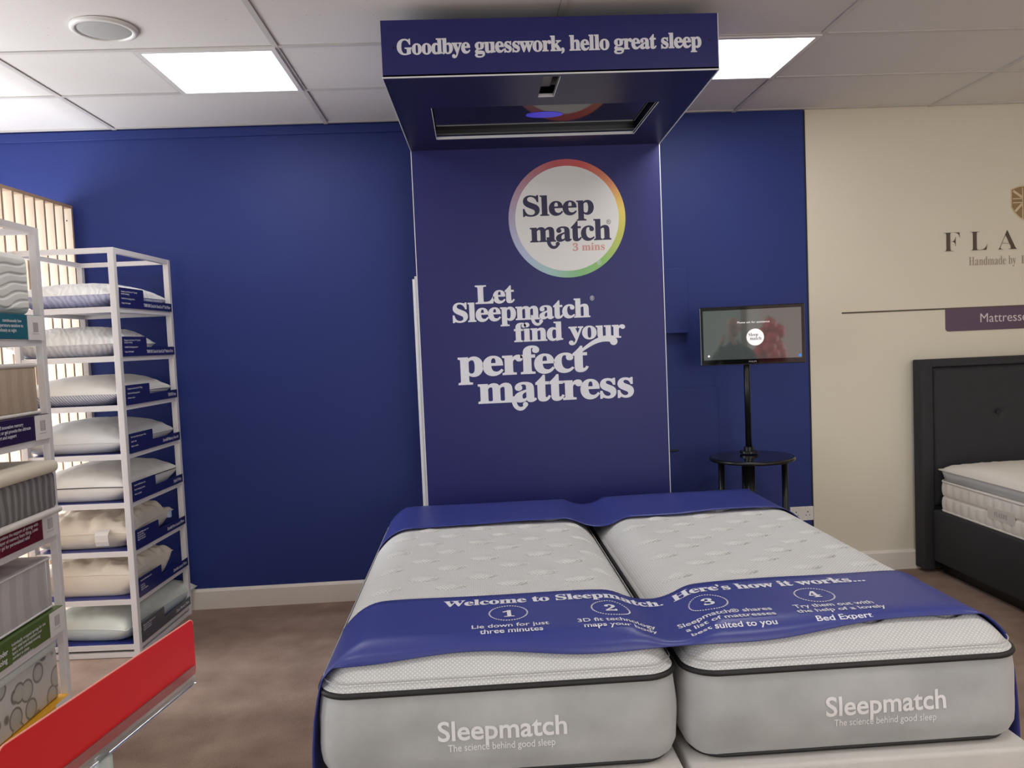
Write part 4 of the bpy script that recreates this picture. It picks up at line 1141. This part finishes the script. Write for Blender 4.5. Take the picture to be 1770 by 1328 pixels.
# line and purple band
t = empty('wall_sign', (3.6, WALL, 1.59), 'purple band with white word hanging from a thin brown line on the white wall', 'sign')
MB().box(2.257-3.6, 4.69-3.6, -.003, 0, -.003, .006).build('brown_line', m_brown, t)
pl = [(2.902, 0)]+[(2.902+.02+.02*math.cos(math.radians(a)), -.138+.02+.02*math.sin(math.radians(a))) for a in range(180, 271, 15)]+\
     [(4.2-.02+.02*math.cos(math.radians(a)), -.138+.02+.02*math.sin(math.radians(a))) for a in range(270, 361, 15)]+[(4.2, 0)]
MB().prism([(a-3.6, b) for a, b in pl], 'y', -.0035, 0).build('band', mat('plum_band', (92, 70, 92), .45), t)
text_obj('words', 'Mattresses', mat('pale_pink_ink', (218, 206, 212), .5), t, 3.121, 3.447, 1.500, .054, Matrix.Translation((-3.6, -WALL, -1.59)) @ wall_mtx(WALL-.0038), bold=-.004, ref='M', thick=.0008)

# ------------------------------------------------------------------ red ticket sign in the foreground
A = Vector((-0.584, 0.972, 0)); B_ = Vector((-0.505, 1.415, 0)); dv = (B_-A); Ls = dv.length; ang = math.atan2(dv.y, dv.x)
t = empty('ticket_holder', (A.x, A.y, 0), 'red sign board in a clear gripper on a slim stand, nearest thing at lower left', 'sign', None, ang)
ztop, hS = 1.050, .096
MB().prism([(a, b) for a, b in round_rect(Ls, hS, .010, 5, Ls/2, ztop-hS/2)], 'y', -.001, .001).build('red_board', m_red, t)
e_ = MB()
e_.tube([(p[0], 0, p[1]) for p in round_rect(Ls, hS, .010, 5, Ls/2, ztop-hS/2)][:13], .0013, 6).build('edge_highlight', mat('red_edge_highlight', (236, 150, 140), .4), t)  # daylight highlight on the top edge, put into the colour
m_clear = mat('clear_acrylic', (235, 235, 235), .08, trans=.95, ior=1.3)
zb = ztop-hS
q = MB(); q.box(-.0, Ls-.008, -.0045, -.003, zb-.012, zb+.017).box(0, Ls-.008, .003, .0045, zb-.012, zb+.010).box(0, Ls-.008, -.0045, .0045, zb-.015, zb-.010, .001)
q.build('clear_gripper', m_clear, t)
st = MB(); st.tube([(.19, 0, zb-.014), (.19, 0, zb-.05), (.19, 0, .45), (.19, 0, .012)], .012, 14).build('stem', mat('pale_grey_plastic', (168, 176, 174), .4), t, True)
MB().cyl((.19, 0, .007), .11, .014, seg=40).build('foot', MATS['pale_grey_plastic'], t)

# ------------------------------------------------------------------ behind the camera: only seen mirrored in the monitor
def mirror(px, py, dist):
    """point seen in the monitor glass along the sight line of a frame position, at a total path length"""
    d = (r_*((px-885)/F_PX) - u_*((py-664)/F_PX) + f_).normalized()
    n = Vector((-math.sin(TH), -math.cos(TH), 0)); p0 = TV+n*.0128; c = Vector((0, 0, CAM_Z))
    v = c+d*dist
    return v-2*(v-p0).dot(n)*n
m_skin = mat('skin', (170, 124, 104), .5); m_shirt = mat('dark_navy_jumper', (34, 36, 48), .85); m_trouser = mat('dark_trousers', (30, 30, 34), .85)
def skin_body(name, verts, edges, radii, m, parent, sub=2, root=0):
    me = bpy.data.meshes.new(name); me.from_pydata(verts, edges, []); o = bpy.data.objects.new(name, me); COL.objects.link(o); o.parent = parent
    md = o.modifiers.new('skin', 'SKIN'); md.use_smooth_shade = True
    lay = me.skin_vertices[0] if me.skin_vertices else None
    if lay is None:
        bm = bmesh.new(); bm.from_mesh(me); bm.verts.layers.skin.verify(); bm.to_mesh(me); bm.free(); lay = me.skin_vertices[0]
    for i, r in enumerate(radii):
        r = r if isinstance(r, tuple) else (r, r); lay.data[i].radius = r; lay.data[i].use_root = (i == root)
    sd = o.modifiers.new('sub', 'SUBSURF'); sd.levels = sub; sd.render_levels = sub
    me.materials.append(m); return o
t = empty('person', (0.0, -0.36, 0), 'person in a dark jumper taking the photograph, mirrored in the monitor', 'person')
t.scale = (.935, .935, .935)
V = [(0, 0, .93), (0, 0, 1.10), (0, .0, 1.28), (0, 0, 1.38), (0, .0, 1.46), (0, .01, 1.52),      # 0-5 pelvis..neck
     (-.19, 0, 1.35), (-.30, .03, 1.14), (-.13, .17, 1.32), (-.085, .23, 1.45),                # 6-9 left arm
     (.19, 0, 1.35), (.30, .03, 1.14), (.13, .17, 1.32), (.085, .23, 1.45),                    # 10-13
     (-.10, 0, .86), (-.11, .02, .48), (-.11, 0, .07), (.10, 0, .86), (.11, .02, .48), (.11, 0, .07),
     (-.11, .13, .05), (.11, .13, .05)]
E_ = [(0, 1), (1, 2), (2, 3), (3, 4), (4, 5), (3, 6), (6, 7), (7, 8), (8, 9), (3, 10), (10, 11), (11, 12), (12, 13), (0, 14), (14, 15), (15, 16), (0, 17), (17, 18), (18, 19), (16, 20), (19, 21)]
Rr = [(.16, .13), (.17, .13), (.18, .13), (.15, .10), (.065, .065), (.06, .06), .07, .05, .042, .03, .07, .05, .042, .03, .095, .062, .045, .095, .062, .045, .035, .035]
skin_body('body', V, E_, Rr, m_shirt, t)
hd = MB(); hd.sphere((0, .02, 1.66), .10, (.82, 1.0, 1.22), 32); hd.sphere((0, .125, 1.64), .02, (.8, 1, 1.3), 12)
hd.sphere((-.085, .01, 1.645), .03, (.35, .7, 1), 12); hd.sphere((.085, .01, 1.645), .03, (.35, .7, 1), 12)
o = hd.build('head', m_skin, t, True)
g_ = MB()
for s in (-1, 1):
    g_.tube([(s*.036+.026*math.cos(a), .118, 1.675+.02*math.sin(a)) for a in [2*math.pi*k/20 for k in range(20)]], .0025, 6, True)
g_.build('glasses', m_black, t, True)
for s in (-1, 1):
    hv = [(s*.085, .23, 1.45), (s*.075, .26, 1.50)]; he = [(0, 1)]; hr = [.028, .030]
    for f in range(4):
        a = len(hv); zz = 1.545+f*.0-.0
        hv += [(s*(.065+.0)-s*.0, .275, 1.50+f*.016), (s*(.038), .295, 1.512+f*.018), (s*.018, .285, 1.515+f*.018)]
        he += [(1, a), (a, a+1), (a+1, a+2)]; hr += [.0095, .0085, .007]
    a = len(hv); hv += [(s*.055, .235, 1.485), (s*.030, .24, 1.50)]; he += [(1, a), (a, a+1)]; hr += [.010, .009]
    skin_body('hand', hv, he, hr, m_skin, t, 1)
# red balloons
m_bal = mat('red_balloon', (190, 18, 34), .25, coat=.1)
bal_px = [(1331, 562), (1346, 573), (1322, 577), (1334, 585), (1318, 595), (1344, 599), (1330, 601), (1312, 612), (1324, 616), (1337, 614), (1349, 600+14)]
bl = ['topmost', 'upper right', 'upper left', 'middle', 'middle left', 'middle right', 'central', 'lower left', 'lower middle', 'lower', 'lower right']
for k, (x, y) in enumerate(bal_px):
    p = mirror(x, y, 11.4+.08*(k % 3))
    t = empty('balloon', p, 'round red balloon, '+bl[k]+' one of the tower behind the photographer, mirrored in the monitor', 'balloon', 'red balloon tower')
    MB().sphere((0, 0, 0), .092, (1, 1, 1.12), 24).build('skin', m_bal, t, True)
    MB().cyl((0, 0, -.107), .010, .014, 'z', 10, .002).build('knot', m_bal, t)
p = mirror(1330, 600, 11.6)
t = empty('balloon_pole', (p.x, p.y, 0), 'slim grey pole holding the red balloon tower behind the photographer', 'pole')
MB().cyl((0, 0, .85), .008, 1.7, seg=12).build('pole', m_metal_dark, t); MB().cyl((0, 0, .01), .15, .02, seg=32).build('foot', m_metal_dark, t)
